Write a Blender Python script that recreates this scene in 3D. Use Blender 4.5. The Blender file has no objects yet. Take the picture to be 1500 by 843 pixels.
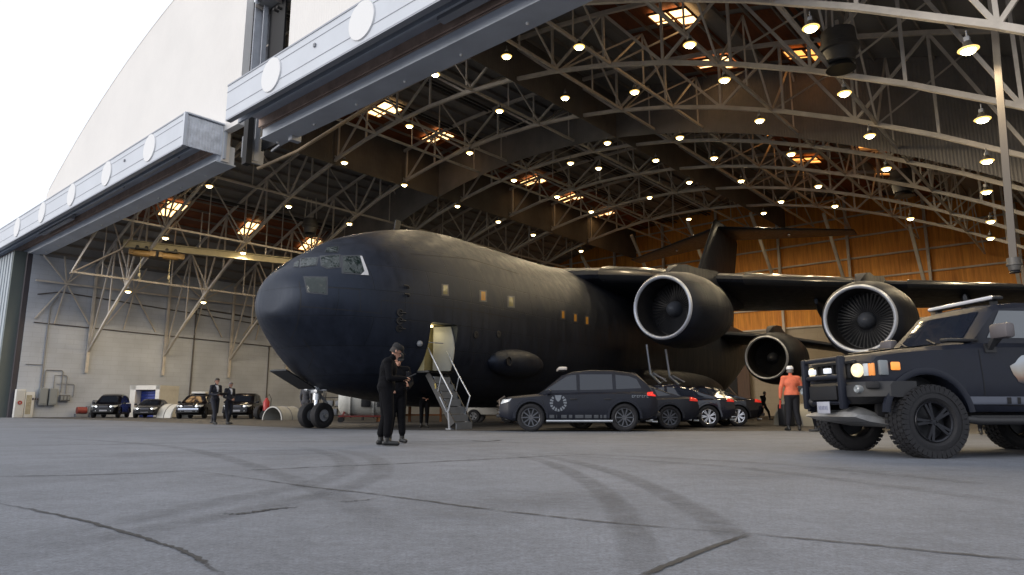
import bpy, bmesh, math, random
from mathutils import Vector, Matrix, Euler
from mathutils.bvhtree import BVHTree
random.seed(7)
R = math.radians
SC = bpy.context.scene
COL = SC.collection

# ------------------------------------------------------------------ camera
CH, FPX, HOR = 0.63, 1000.0, 600.0
PITCH = math.atan((HOR - 421.5) / FPX)
cam = bpy.data.cameras.new('camera')
co = bpy.data.objects.new('camera', cam); COL.objects.link(co)
co.location = (0, 0, CH); co.rotation_euler = (R(90) + PITCH, 0, 0)
cam.sensor_width = 36; cam.lens = 24.0; cam.clip_end = 2000; cam.clip_start = .05
SC.camera = co
_c, _s = math.cos(PITCH), math.sin(PITCH)
FW, UP, RT, EYE = Vector((0, _c, _s)), Vector((0, -_s, _c)), Vector((1, 0, 0)), Vector((0, 0, CH))
def pray(x, y):
    return (RT * ((x - 750) / FPX) + UP * ((421.5 - y) / FPX) + FW).normalized()
def ground(x, y, z=0.0):
    r = pray(x, y); return EYE + r * ((z - CH) / r.z)

# ------------------------------------------------------------------ materials
MATS = {}
def M(name, color=(.5, .5, .5), rough=.5, metal=0., var=.0, scale=3., bump=0., bscale=40., emit=None, estr=0., spec=.5, coat=0., stretch=None):
    if name in MATS: return MATS[name]
    m = bpy.data.materials.new(name); m.use_nodes = True
    nt = m.node_tree; N = nt.nodes; L = nt.links
    b = N['Principled BSDF']
    b.inputs['Roughness'].default_value = rough; b.inputs['Metallic'].default_value = metal
    b.inputs['Specular IOR Level'].default_value = spec
    b.inputs['Coat Weight'].default_value = coat; b.inputs['Coat Roughness'].default_value = .08
    b.inputs['Base Color'].default_value = (*color, 1)
    tc = N.new('ShaderNodeTexCoord'); mp = N.new('ShaderNodeMapping'); L.new(tc.outputs['Object'], mp.inputs[0])
    if stretch: mp.inputs['Scale'].default_value = stretch
    if var > 0:
        n = N.new('ShaderNodeTexNoise'); n.inputs['Scale'].default_value = scale; n.inputs['Detail'].default_value = 7; n.inputs['Roughness'].default_value = .62
        L.new(mp.outputs[0], n.inputs['Vector'])
        cr = N.new('ShaderNodeValToRGB')
        cr.color_ramp.elements[0].position = .28; cr.color_ramp.elements[1].position = .72
        cr.color_ramp.elements[0].color = (*[max(0, c * (1 - var)) for c in color], 1)
        cr.color_ramp.elements[1].color = (*[min(1, c * (1 + var)) for c in color], 1)
        L.new(n.outputs[0], cr.inputs[0]); L.new(cr.outputs[0], b.inputs['Base Color'])
        mr = N.new('ShaderNodeMapRange'); mr.inputs['To Min'].default_value = max(.03, rough - .1); mr.inputs['To Max'].default_value = min(1, rough + .12)
        L.new(n.outputs[0], mr.inputs['Value']); L.new(mr.outputs[0], b.inputs['Roughness'])
    if bump > 0:
        n2 = N.new('ShaderNodeTexNoise'); n2.inputs['Scale'].default_value = bscale; n2.inputs['Detail'].default_value = 5
        L.new(mp.outputs[0], n2.inputs['Vector'])
        bp = N.new('ShaderNodeBump'); bp.inputs['Strength'].default_value = bump; bp.inputs['Distance'].default_value = .02
        L.new(n2.outputs[0], bp.inputs['Height']); L.new(bp.outputs[0], b.inputs['Normal'])
    if emit:
        b.inputs['Emission Color'].default_value = (*emit, 1); b.inputs['Emission Strength'].default_value = estr
    MATS[name] = m
    return m

def brick_lines(m, scale, w, h, mortar, col2, color, bumps=.3, axes=(0, 2)):
    """block joints on a wall: two colours of block and a darker joint"""
    nt = m.node_tree; N = nt.nodes; L = nt.links; b = N['Principled BSDF']
    tc = N.new('ShaderNodeTexCoord'); sp = N.new('ShaderNodeSeparateXYZ'); cb = N.new('ShaderNodeCombineXYZ')
    L.new(tc.outputs['Object'], sp.inputs[0]); L.new(sp.outputs[axes[0]], cb.inputs[0]); L.new(sp.outputs[axes[1]], cb.inputs[1])
    br = N.new('ShaderNodeTexBrick'); L.new(cb.outputs[0], br.inputs['Vector'])
    br.inputs['Scale'].default_value = scale; br.inputs['Brick Width'].default_value = w; br.inputs['Row Height'].default_value = h
    br.inputs['Mortar Size'].default_value = mortar
    br.inputs['Color1'].default_value = (*color, 1); br.inputs['Color2'].default_value = (*col2, 1)
    br.inputs['Mortar'].default_value = (*[c * .82 for c in color], 1)
    n = N.new('ShaderNodeTexNoise'); n.inputs['Scale'].default_value = .35; n.inputs['Detail'].default_value = 8; L.new(tc.outputs['Object'], n.inputs['Vector'])
    mr = N.new('ShaderNodeMapRange'); mr.inputs['From Min'].default_value = .3; mr.inputs['From Max'].default_value = .7
    mr.inputs['To Min'].default_value = .8; mr.inputs['To Max'].default_value = 1.08; L.new(n.outputs[0], mr.inputs['Value'])
    mx = N.new('ShaderNodeVectorMath'); mx.operation = 'SCALE'; L.new(br.outputs['Color'], mx.inputs[0]); L.new(mr.outputs[0], mx.inputs['Scale'])
    L.new(mx.outputs[0], b.inputs['Base Color'])
    bp = N.new('ShaderNodeBump'); bp.inputs['Strength'].default_value = bumps; bp.inputs['Distance'].default_value = .01; bp.invert = True
    L.new(br.outputs['Fac'], bp.inputs['Height']); L.new(bp.outputs[0], b.inputs['Normal'])
    return m

def corrug(m, freq, axis, strength=.5):
    nt = m.node_tree; N = nt.nodes; L = nt.links; b = N['Principled BSDF']
    tc = N.new('ShaderNodeTexCoord'); w = N.new('ShaderNodeTexWave'); w.wave_type = 'BANDS'; w.bands_direction = axis
    w.inputs['Scale'].default_value = freq; w.inputs['Distortion'].default_value = 0
    L.new(tc.outputs['Object'], w.inputs['Vector'])
    bp = N.new('ShaderNodeBump'); bp.inputs['Strength'].default_value = strength; bp.inputs['Distance'].default_value = .03
    L.new(w.outputs['Fac'], bp.inputs['Height']); L.new(bp.outputs[0], b.inputs['Normal'])
    return m

# ------------------------------------------------------------------ mesh helper
class MB:
    def __init__(s): s.b = bmesh.new()
    def face(s, pts, mi=0):
        vs = [s.b.verts.new(p) for p in pts]
        f = s.b.faces.new(vs); f.material_index = mi; return f
    def box(s, c, d, rot=None, bev=0., mi=0):
        g = bmesh.ops.create_cube(s.b, size=1.); vs = g['verts']
        bmesh.ops.scale(s.b, vec=d, verts=vs)
        fs = {f for v in vs for f in v.link_faces}
        for f in fs: f.material_index = mi
        if bev > 0:
            es = list({e for v in vs for e in v.link_edges})
            r = bmesh.ops.bevel(s.b, geom=es, offset=bev, segments=2, affect='EDGES', profile=.5)
            vs = list({v for f in r['faces'] for v in f.verts} | {v for v in vs if v.is_valid})
            for f in {f for v in vs for f in v.link_faces}: f.material_index = mi
        if rot is not None: bmesh.ops.rotate(s.b, cent=(0, 0, 0), matrix=rot if isinstance(rot, Matrix) else Euler(rot).to_matrix(), verts=vs)
        bmesh.ops.translate(s.b, vec=c, verts=vs); return vs
    def bar(s, p, q, w, h=None, mi=0):
        p, q = Vector(p), Vector(q); d = q - p; l = d.length
        if l < 1e-5: return
        z = d.normalized(); a = Vector((0, 0, 1)) if abs(z.z) < .95 else Vector((1, 0, 0))
        x = a.cross(z).normalized(); y = z.cross(x); h = h or w
        mt = Matrix((x, y, z)).transposed()
        s.box((p + q) / 2, (w, h, l), mt, mi=mi)
    def tube(s, pts, r, seg=8, mi=0, caps=True):
        pts = [Vector(p) for p in pts]; rs = r if isinstance(r, (list, tuple)) else [r] * len(pts)
        rings = []; prev = None
        for i, p in enumerate(pts):
            d = (pts[min(i + 1, len(pts) - 1)] - pts[max(i - 1, 0)]).normalized()
            if prev is None:
                a = Vector((0, 0, 1)) if abs(d.z) < .9 else Vector((1, 0, 0)); x = a.cross(d).normalized()
            else: x = (prev - d * prev.dot(d)).normalized()
            prev = x; y = d.cross(x)
            rings.append([p + (x * math.cos(t) + y * math.sin(t)) * rs[i] for t in [2 * math.pi * k / seg for k in range(seg)]])
        s.loft(rings, caps, mi)
    def loft(s, rings, caps=True, mi=0, closed=True):
        vr = [[s.b.verts.new(p) for p in r] for r in rings]; n = len(vr[0])
        for a, b in zip(vr, vr[1:]):
            for k in range(n if closed else n - 1):
                k2 = (k + 1) % n
                try:
                    f = s.b.faces.new((a[k], a[k2], b[k2], b[k])); f.material_index = mi
                except ValueError: pass
        if caps:
            for r in (vr[0][::-1], vr[-1]):
                try: f = s.b.faces.new(r); f.material_index = mi
                except ValueError: pass
    def lathe(s, prof, seg=32, mat=None, mi=0, caps=False):
        """prof: list of (axial, radius); axis = local X of mat"""
        mat = mat or Matrix.Identity(4)
        rings = [[mat @ Vector((a, r * math.cos(t), r * math.sin(t))) for t in [2 * math.pi * k / seg for k in range(seg)]] for a, r in prof]
        s.loft(rings, caps, mi)
    def sphere(s, c, r, seg=12, mi=0, rot=None):
        g = bmesh.ops.create_uvsphere(s.b, u_segments=seg, v_segments=max(6, seg // 2 + 2), radius=1.)
        vs = g['verts']; bmesh.ops.scale(s.b, vec=r if isinstance(r, (tuple, list)) else (r, r, r), verts=vs)
        if rot is not None: bmesh.ops.rotate(s.b, cent=(0, 0, 0), matrix=Euler(rot).to_matrix(), verts=vs)
        for f in {f for v in vs for f in v.link_faces}: f.material_index = mi
        bmesh.ops.translate(s.b, vec=c, verts=vs)
    def capsule(s, p, q, r0, r1, seg=12):
        p, q = Vector(p), Vector(q); d = (q - p); l = d.length; z = d.normalized() if l > 1e-6 else Vector((0, 0, 1))
        prof = []
        for k in range(7):
            t = -math.pi / 2 + k / 6 * math.pi / 2; prof.append((r0 * math.sin(t), max(1e-4, r0 * math.cos(t))))
        for k in range(7):
            t = k / 6 * math.pi / 2; prof.append((l + r1 * math.sin(t), max(1e-4, r1 * math.cos(t))))
        a = Vector((0, 0, 1)) if abs(z.z) < .9 else Vector((0, 1, 0)); x = a.cross(z).normalized(); y = z.cross(x)
        m = Matrix((z, x, y)).transposed().to_4x4(); m.translation = p
        s.lathe(prof, seg, m, caps=True)
    def data(s, name, mats, smooth=38, recalc=True):
        me = bpy.data.meshes.new(name)
        if recalc: bmesh.ops.recalc_face_normals(s.b, faces=s.b.faces[:])
        s.b.to_mesh(me); s.b.free()
        for m in (mats if isinstance(mats, (list, tuple)) else [mats]): me.materials.append(m)
        if smooth:
            for p in me.polygons: p.use_smooth = True
            me.set_sharp_from_angle(angle=R(smooth))
        return me
    def build(s, name, mats, parent=None, smooth=38, label=None, recalc=True):
        o = bpy.data.objects.new(name, s.data(name, mats, smooth, recalc)); COL.objects.link(o)
        if parent: o.parent = parent
        if label: o['label'] = label
        return o

def tag(o, label=None, cat=None, group=None, kind=None):
    if label: o['label'] = label
    if cat: o['category'] = cat
    if group: o['group'] = group
    if kind: o['kind'] = kind
    return o
def thing(name, label, cat, loc=(0, 0, 0), rz=0., group=None):
    o = bpy.data.objects.new(name, None); COL.objects.link(o); o.empty_display_size = .3
    o.location = loc; o.rotation_euler = (0, 0, rz)
    return tag(o, label, cat, group)
def link_obj(name, me, parent=None, loc=None, rot=None):
    o = bpy.data.objects.new(name, me); COL.objects.link(o)
    if parent: o.parent = parent
    if loc is not None: o.location = loc
    if rot is not None: o.rotation_euler = rot
    return o
def evaluated(me, mods):
    """mesh after modifiers; mods = list of (type, dict)"""
    o = bpy.data.objects.new('work', me); COL.objects.link(o)
    for t, kw in mods:
        m = o.modifiers.new(t, t)
        for k, v in kw.items(): setattr(m, k, v)
    dg = bpy.context.evaluated_depsgraph_get(); dg.update()
    out = bpy.data.meshes.new_from_object(o.evaluated_get(dg)); bpy.data.objects.remove(o)
    return out
def cut(me, cutter_me):
    c = bpy.data.objects.new('cutter', cutter_me); COL.objects.link(c)
    out = evaluated(me, [('BOOLEAN', dict(operation='DIFFERENCE', object=c, solver='EXACT'))])
    bpy.data.objects.remove(c); return out
def bvh_of(me):
    b = bmesh.new(); b.from_mesh(me); t = BVHTree.FromBMesh(b); b.free(); return t
def patch(mb, bvh, poly, ray, off=.006, cuts=3, mi=0):
    """a polygon laid onto a surface: each corner (a,b) is sent along ray(a,b) to the surface and lifted by off"""
    b = bmesh.new(); f = b.faces.new([b.verts.new((p[0], p[1], 0)) for p in poly])
    bmesh.ops.triangulate(b, faces=[f])
    for _ in range(cuts): bmesh.ops.subdivide_edges(b, edges=b.edges[:], cuts=1, use_grid_fill=True)
    bmesh.ops.triangulate(b, faces=b.faces[:])
    hit = {}
    for v in b.verts:
        o, d = ray(v.co.x, v.co.y); h = bvh.ray_cast(o, d)
        if h[0] is not None:
            n = h[1] if h[1].dot(d) < 0 else -h[1]
            hit[v] = mb.b.verts.new(h[0] + n * off)
    for f in b.faces:
        if all(v in hit for v in f.verts):
            try: q = mb.b.faces.new([hit[v] for v in f.verts]); q.material_index = mi
            except ValueError: pass
    b.free()
def interp(tab, x):
    if x <= tab[0][0]: return tab[0][1]
    for (a, p), (b, q) in zip(tab, tab[1:]):
        if x <= b: return p + (q - p) * (x - a) / (b - a)
    return tab[-1][1]
def smooth_interp(tab, x):
    """monotone cubic through a table"""
    n = len(tab)
    if x <= tab[0][0]: return tab[0][1]
    if x >= tab[-1][0]: return tab[-1][1]
    d = [(tab[i + 1][1] - tab[i][1]) / (tab[i + 1][0] - tab[i][0]) for i in range(n - 1)]
    m = [d[0]] + [0 if d[i - 1] * d[i] <= 0 else 2 * d[i - 1] * d[i] / (d[i - 1] + d[i]) for i in range(1, n - 1)] + [d[-1]]
    for i in range(n - 1):
        if x <= tab[i + 1][0]:
            h = tab[i + 1][0] - tab[i][0]; t = (x - tab[i][0]) / h
            return (tab[i][1] * (1 + 2 * t) * (1 - t) ** 2 + h * m[i] * t * (1 - t) ** 2 + tab[i + 1][1] * t * t * (3 - 2 * t) + h * m[i + 1] * t * t * (t - 1))

# ------------------------------------------------------------------ world, sun, view
SUN_AZ, SUN_EL = R(-118), R(11)           # azimuth from +Y towards +X
w = bpy.data.worlds.new('World'); SC.world = w; w.use_nodes = True
nt = w.node_tree; bg = nt.nodes['Background']
sky = nt.nodes.new('ShaderNodeTexSky'); sky.sky_type = 'NISHITA'; sky.sun_disc = False
sky.sun_elevation = SUN_EL; sky.sun_rotation = SUN_AZ
sky.air_density = 1.0; sky.dust_density = 4.0; sky.ozone_density = 1.0
# thin even cloud deck over the clear sky
tcw = nt.nodes.new('ShaderNodeTexCoord'); cn = nt.nodes.new('ShaderNodeTexNoise'); cn.inputs['Scale'].default_value = 2.2; cn.inputs['Detail'].default_value = 6
nt.links.new(tcw.outputs['Generated'], cn.inputs['Vector'])
cr_ = nt.nodes.new('ShaderNodeValToRGB'); cr_.color_ramp.elements[0].color = (10.0, 10.7, 12.2, 1); cr_.color_ramp.elements[1].color = (11.6, 12.0, 12.8, 1)
cr_.color_ramp.elements[0].position = .3; cr_.color_ramp.elements[1].position = .7
nt.links.new(cn.outputs[0], cr_.inputs[0])
mxw = nt.nodes.new('ShaderNodeMix'); mxw.data_type = 'RGBA'; mxw.inputs['Factor'].default_value = .88
nt.links.new(sky.outputs[0], mxw.inputs['A']); nt.links.new(cr_.outputs[0], mxw.inputs['B'])
nt.links.new(mxw.outputs['Result'], bg.inputs[0]); bg.inputs[1].default_value = .11
sl = bpy.data.lights.new('sun', 'SUN'); sl.energy = 1.6; sl.angle = R(30); sl.color = (1, .95, .89)
so = bpy.data.objects.new('sun', sl); COL.objects.link(so)
sd = Vector((math.sin(SUN_AZ) * math.cos(SUN_EL), math.cos(SUN_AZ) * math.cos(SUN_EL), math.sin(SUN_EL)))
so.rotation_euler = sd.to_track_quat('Z', 'Y').to_euler(); so.location = sd * 60
SC.view_settings.view_transform = 'Standard'; SC.view_settings.look = 'None'
SC.view_settings.exposure = 0.0; SC.view_settings.gamma = 1
SC.render.engine = 'CYCLES'
SC.cycles.use_denoising = True; SC.cycles.max_bounces = 6; SC.cycles.diffuse_bounces = 3; SC.cycles.glossy_bounces = 3
SC.cycles.transmission_bounces = 3; SC.cycles.sample_clamp_indirect = 4
SC.cycles.caustics_reflective = False; SC.cycles.caustics_refractive = False

# ------------------------------------------------------------------ shared materials
black = M('matte_black_paint', (.009, .0145, .029), .44, var=.3, scale=1.2, bump=.05, bscale=3, spec=.27)
def skin_panels(m):
    nt = m.node_tree; N = nt.nodes; L = nt.links; b = N['Principled BSDF']
    tc = N.new('ShaderNodeTexCoord'); sp = N.new('ShaderNodeSeparateXYZ'); cb = N.new('ShaderNodeCombineXYZ')
    L.new(tc.outputs['Object'], sp.inputs[0]); L.new(sp.outputs[0], cb.inputs[0]); L.new(sp.outputs[2], cb.inputs[1])
    br = N.new('ShaderNodeTexBrick'); L.new(cb.outputs[0], br.inputs['Vector']); br.inputs['Scale'].default_value = 1
    br.inputs['Brick Width'].default_value = 1.9; br.inputs['Row Height'].default_value = .86; br.inputs['Mortar Size'].default_value = .012; br.inputs['Mortar Smooth'].default_value = .3
    br.inputs['Color1'].default_value = (.0085, .0105, .0175, 1); br.inputs['Color2'].default_value = (.0110, .0132, .0210, 1); br.inputs['Mortar'].default_value = (.0035, .004, .0055, 1)
    mp = N.new('ShaderNodeMapping'); mp.inputs['Scale'].default_value = (2.6, 2.6, .35); L.new(tc.outputs['Object'], mp.inputs[0])
    n = N.new('ShaderNodeTexNoise'); n.inputs['Scale'].default_value = 1.3; n.inputs['Detail'].default_value = 9; n.inputs['Roughness'].default_value = .68; L.new(mp.outputs[0], n.inputs['Vector'])
    mr = N.new('ShaderNodeMapRange'); mr.inputs['From Min'].default_value = .3; mr.inputs['From Max'].default_value = .7; mr.inputs['To Min'].default_value = .6; mr.inputs['To Max'].default_value = 1.45; L.new(n.outputs[0], mr.inputs['Value'])
    sc = N.new('ShaderNodeVectorMath'); sc.operation = 'SCALE'; L.new(br.outputs['Color'], sc.inputs[0]); L.new(mr.outputs[0], sc.inputs['Scale']); L.new(sc.outputs[0], b.inputs['Base Color'])
    rr = N.new('ShaderNodeMapRange'); rr.inputs['From Min'].default_value = .3; rr.inputs['From Max'].default_value = .7; rr.inputs['To Min'].default_value = .36; rr.inputs['To Max'].default_value = .58; L.new(n.outputs[0], rr.inputs['Value']); L.new(rr.outputs[0], b.inputs['Roughness'])
    n2 = N.new('ShaderNodeTexNoise'); n2.inputs['Scale'].default_value = 1.1; n2.inputs['Detail'].default_value = 3; L.new(tc.outputs['Object'], n2.inputs['Vector'])
    ad = N.new('ShaderNodeMath'); ad.operation = 'MULTIPLY_ADD'; ad.inputs[1].default_value = -.35; L.new(br.outputs['Fac'], ad.inputs[0]); L.new(n2.outputs[0], ad.inputs[2])
    bp = N.new('ShaderNodeBump'); bp.inputs['Strength'].default_value = .35; bp.inputs['Distance'].default_value = .03; L.new(ad.outputs[0], bp.inputs['Height']); L.new(bp.outputs[0], b.inputs['Normal'])
black = M('matte_black_skin', (.0125, .0145, .0215), .45, spec=.36); skin_panels(black)
black.node_tree.nodes['Principled BSDF'].inputs['Specular Tint'].default_value = (.66, .78, 1., 1)
black2 = M('matte_black_panel', (.010, .011, .014), .5, var=.2, scale=2)
seamm = M('panel_seam', (.006, .006, .008), .7)
glass = M('dark_glass', (.01, .012, .014), .04, spec=.8)
steel = M('bare_steel', (.55, .57, .6), .28, .9, var=.15, scale=6)
chrome = M('polished_lip', (.62, .66, .74), .22, 1.0)
alu = M('brushed_aluminium', (.5, .52, .55), .35, .8, var=.2, scale=5)
rubber = M('tyre_rubber', (.0095, .0095, .012), .75, var=.3, scale=9, bump=.3, bscale=60)
greym = M('grey_paint', (.22, .23, .25), .5, var=.12, scale=2)
whitem = M('white_paint', (.7, .7, .68), .5, var=.08, scale=2)
trussm = M('beige_steel_paint', (.60, .55, .485), .6, var=.18, scale=1.5)
skin = M('skin', (.42, .22, .15), .5, var=.1, scale=20)
bclo = M('black_cloth', (.0045, .0045, .006), .85, spec=.12, var=.35, scale=14, bump=.25, bscale=30)
navy = M('dark_navy_suit', (.014, .016, .026), .8, var=.3, scale=14, bump=.2, bscale=30)
shirtw = M('white_shirt', (.6, .62, .68), .7)
orange = M('orange_shirt', (.72, .17, .085), .75, var=.15, scale=10, bump=.3, bscale=18)
greyc = M('grey_cloth', (.06, .06, .07), .8, var=.2, scale=14)
shoe = M('black_leather', (.01, .01, .01), .45)
hairm = M('dark_hair', (.02, .014, .01), .6)
greyhair = M('grey_hair', (.15, .13, .12), .6)
red = M('red_lens', (.55, .02, .02), .2, coat=.5)

# ------------------------------------------------------------------ ground
def ground_material():
    m = M('concrete_apron', (.2, .2, .205), .78)
    nt = m.node_tree; N = nt.nodes; L = nt.links; b = N['Principled BSDF']
    tc = N.new('ShaderNodeTexCoord')
    def noise(sc, det, rough=.6):
        n = N.new('ShaderNodeTexNoise'); n.inputs['Scale'].default_value = sc; n.inputs['Detail'].default_value = det; n.inputs['Roughness'].default_value = rough
        L.new(tc.outputs['Object'], n.inputs['Vector']); return n
    n1, n2, n3 = noise(.22, 8), noise(1.6, 10, .75), noise(55, 8, .8)
    def ramp(src, lo, hi, a, c):
        r = N.new('ShaderNodeMapRange'); r.inputs['From Min'].default_value = lo; r.inputs['From Max'].default_value = hi
        r.inputs['To Min'].default_value = a; r.inputs['To Max'].default_value = c; L.new(src, r.inputs['Value']); return r.outputs[0]
    def mul(a, c):
        q = N.new('ShaderNodeMath'); q.operation = 'MULTIPLY'; L.new(a, q.inputs[0]); L.new(c, q.inputs[1]); return q.outputs[0]
    v = mul(mul(ramp(n1.outputs[0], .3, .7, .78, 1.16), ramp(n2.outputs[0], .3, .72, .78, 1.18)), mul(ramp(n3.outputs[0], .3, .7, .50, 1.50), ramp(noise(14, 8, .75).outputs[0], .3, .7, .78, 1.22)))
    sc = N.new('ShaderNodeVectorMath'); sc.operation = 'SCALE'; sc.inputs[0].default_value = (.158, .170, .197); L.new(v, sc.inputs['Scale'])
    L.new(sc.outputs[0], b.inputs['Base Color'])
    bp = N.new('ShaderNodeBump'); bp.inputs['Strength'].default_value = .6; bp.inputs['Distance'].default_value = .014
    L.new(n3.outputs[0], bp.inputs['Height']); L.new(bp.outputs[0], b.inputs['Normal'])
    return m
apm = ground_material()
mb = MB(); mb.face([(-700, -300, 0), (700, -300, 0), (700, 900, 0), (-700, 900, 0)])
apron = mb.build('apron', apm, smooth=0); tag(apron, 'grey weathered concrete apron with cracks and tyre marks', None, kind='structure')

def stain_mat(name, col, amax, sc=3.0, lo=.35, hi=.62):
    m = bpy.data.materials.new(name); m.use_nodes = True; nt = m.node_tree; N = nt.nodes; L = nt.links
    b = N['Principled BSDF']; b.inputs['Base Color'].default_value = (*col, 1); b.inputs['Roughness'].default_value = .8
    tc = N.new('ShaderNodeTexCoord'); n = N.new('ShaderNodeTexNoise'); n.inputs['Scale'].default_value = sc; n.inputs['Detail'].default_value = 8; n.inputs['Roughness'].default_value = .7
    L.new(tc.outputs['Object'], n.inputs['Vector'])
    r = N.new('ShaderNodeMapRange'); r.inputs['From Min'].default_value = lo; r.inputs['From Max'].default_value = hi; r.inputs['To Max'].default_value = amax
    L.new(n.outputs[0], r.inputs['Value'])
    # fades towards the long edges of the strip (uv.y = 0 .. 1 across)
    uv = N.new('ShaderNodeUVMap'); sp = N.new('ShaderNodeSeparateXYZ'); L.new(uv.outputs[0], sp.inputs[0])
    pp = N.new('ShaderNodeMath'); pp.operation = 'PINGPONG'; pp.inputs[1].default_value = .5; L.new(sp.outputs[1], pp.inputs[0])
    e = N.new('ShaderNodeMapRange'); e.inputs['From Max'].default_value = .22; L.new(pp.outputs[0], e.inputs['Value'])
    px = N.new('ShaderNodeMath'); px.operation = 'PINGPONG'; px.inputs[1].default_value = .5; L.new(sp.outputs[0], px.inputs[0])
    ex = N.new('ShaderNodeMapRange'); ex.inputs['From Max'].default_value = .2; L.new(px.outputs[0], ex.inputs['Value'])
    q = N.new('ShaderNodeMath'); q.operation = 'MULTIPLY'; L.new(r.outputs[0], q.inputs[0]); L.new(e.outputs[0], q.inputs[1])
    q2 = N.new('ShaderNodeMath'); q2.operation = 'MULTIPLY'; L.new(q.outputs[0], q2.inputs[0]); L.new(ex.outputs[0], q2.inputs[1])
    L.new(q2.outputs[0], b.inputs['Alpha'])
    return m
def ribbon(name, pix, width, mat, z, jitter=0., parent=apron, sub=6):
    P = [ground(*p) for p in pix]; Q = []
    for i in range(len(P) - 1):                       # Catmull-Rom through the points on the ground
        p0, p1, p2, p3 = P[max(i - 1, 0)], P[i], P[i + 1], P[min(i + 2, len(P) - 1)]
        for k in range(sub):
            t = k / sub
            Q.append(.5 * ((2 * p1) + (p2 - p0) * t + (2 * p0 - 5 * p1 + 4 * p2 - p3) * t * t + (3 * p1 - p0 - 3 * p2 + p3) * t ** 3))
    Q.append(P[-1]); b = bmesh.new(); uvl = b.loops.layers.uv.new('UVMap'); rows = []
    for i, p in enumerate(Q):
        d = (Q[min(i + 1, len(Q) - 1)] - Q[max(i - 1, 0)]); d.z = 0; d.normalize(); n = Vector((-d.y, d.x, 0))
        ww = width * (1 + jitter * random.uniform(-1, 1)); pp = p + n * random.uniform(-1, 1) * jitter * width * .9
        rows.append([b.verts.new((*(pp + n * ww * s).xy, z)) for s in (-.5, -.17, .17, .5)])
    for i in range(len(rows) - 1):
        for k in range(3):
            f = b.faces.new((rows[i][k], rows[i + 1][k], rows[i + 1][k + 1], rows[i][k + 1]))
            for l, (u, v) in zip(f.loops, ((i, k), (i + 1, k), (i + 1, k + 1), (i, k + 1))):
                l[uvl].uv = (u / (len(rows) - 1), v / 3)
    me = bpy.data.meshes.new(name); b.to_mesh(me); b.free(); me.materials.append(mat)
    return link_obj(name, me, parent)
crackm = stain_mat('crack_dirt', (.025, .025, .027), .95, 6, .2, .45)
faintm = stain_mat('joint_dirt', (.04, .04, .042), .75, 4, .35, .55)
tyrem = stain_mat('tyre_black', (.045, .045, .048), .34, 5, .25, .7)
tyref = stain_mat('tyre_faint', (.06, .06, .063), .28, 5, .28, .72)
stain = stain_mat('oil_stain', (.06, .06, .062), .24, 1.6, .42, .66)
ribbon('crack', [(-20, 735), (60, 750), (120, 763), (180, 780), (235, 797), (275, 811), (300, 826), (330, 845)], .032, crackm, .004, .35, sub=10)
ribbon('crack', [(328, 753), (350, 754), (372, 751), (400, 747), (442, 743)], .05, crackm, .004, .5, sub=10)
ribbon('crack', [(497, 736), (520, 735), (552, 731)], .05, faintm, .004, .5, sub=10)
ribbon('joint', [(285, 690), (440, 712), (560, 726), (700, 745), (880, 765), (1098, 783)], .05, faintm, .004, .2, sub=12)
ribbon('joint', [(1098, 783), (1250, 797), (1400, 812), (1530, 824)], .045, faintm, .004, .25, sub=12)
ribbon('joint', [(-20, 699), (100, 697), (200, 694), (290, 690)], .07, faintm, .004, .15, sub=12)
ribbon('joint', [(322, 691), (400, 688), (480, 684), (560, 681), (640, 677), (760, 671), (900, 664)], .07, faintm, .004, .3, sub=12)
ribbon('joint', [(1099, 783), (1040, 804), (985, 826), (930, 849)], .045, crackm, .004, .12, sub=10)
ribbon('joint', [(690, 646), (715, 647), (735, 645)], .12, crackm, .004, .2)
ribbon('tyre_mark', [(740, 664), (800, 678), (850, 700), (890, 728), (915, 760), (935, 800), (950, 850)], .24, tyrem, .008, .03)
ribbon('tyre_mark', [(770, 664), (860, 682), (930, 704), (1000, 738), (1060, 775), (1120, 825)], .24, tyrem, .008, .03)
ribbon('tyre_mark', [(800, 667), (950, 676), (1100, 688), (1250, 706), (1400, 726), (1540, 748)], .26, tyref, .008, .03)
ribbon('tyre_mark', [(800, 664), (980, 672), (1150, 682), (1300, 696), (1540, 720)], .26, tyref, .008, .03)
ribbon('tyre_mark', [(470, 655), (540, 670), (558, 690), (520, 712), (430, 735), (300, 762), (120, 795), (-40, 830)], .3, tyref, .008, .03)
ribbon('tyre_mark', [(420, 652), (490, 668), (505, 688), (460, 708), (350, 730), (200, 760), (0, 795)], .3, tyref, .008, .03)
ribbon('tyre_mark', [(-20, 655), (150, 652), (400, 648), (700, 648), (1000, 655)], .3, tyref, .008, .03)
ribbon('tyre_mark', [(60, 641), (250, 655), (420, 700), (600, 790)], .28, tyref, .008, .03)
ribbon('oil_stain', [(560, 765), (760, 735), (980, 735)], 1.3, stain, .012, .1)
ribbon('oil_stain', [(1000, 700), (1240, 690), (1480, 712)], 1.2, stain, .012, .1)
ribbon('oil_stain', [(120, 668), (320, 664), (520, 664)], 1.6, stain, .012, .1)

# ------------------------------------------------------------------ hangar frame: x = t along the front, y = w into the hangar
HA = R(49)
TD, WD = Vector((math.sin(HA), -math.cos(HA), 0)), Vector((math.cos(HA), math.sin(HA), 0))
HO = WD * 15.5
HROT = math.atan2(TD.y, TD.x)
TC, TW, TE, WB = -29.7, -65.5, 9.0, 52.0
def chord(t): return 19.0 - .0107 * (t - TC) ** 2
def roofz(t): return 21.6 - .0066 * (t - TC) ** 2
def hworld(t, w_, z=0.): return HO + TD * t + WD * w_ + Vector((0, 0, z))
hangar = thing('aircraft_hangar', 'huge white arch roofed hangar with open doors round the black aircraft', 'hangar', HO, HROT)

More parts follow.
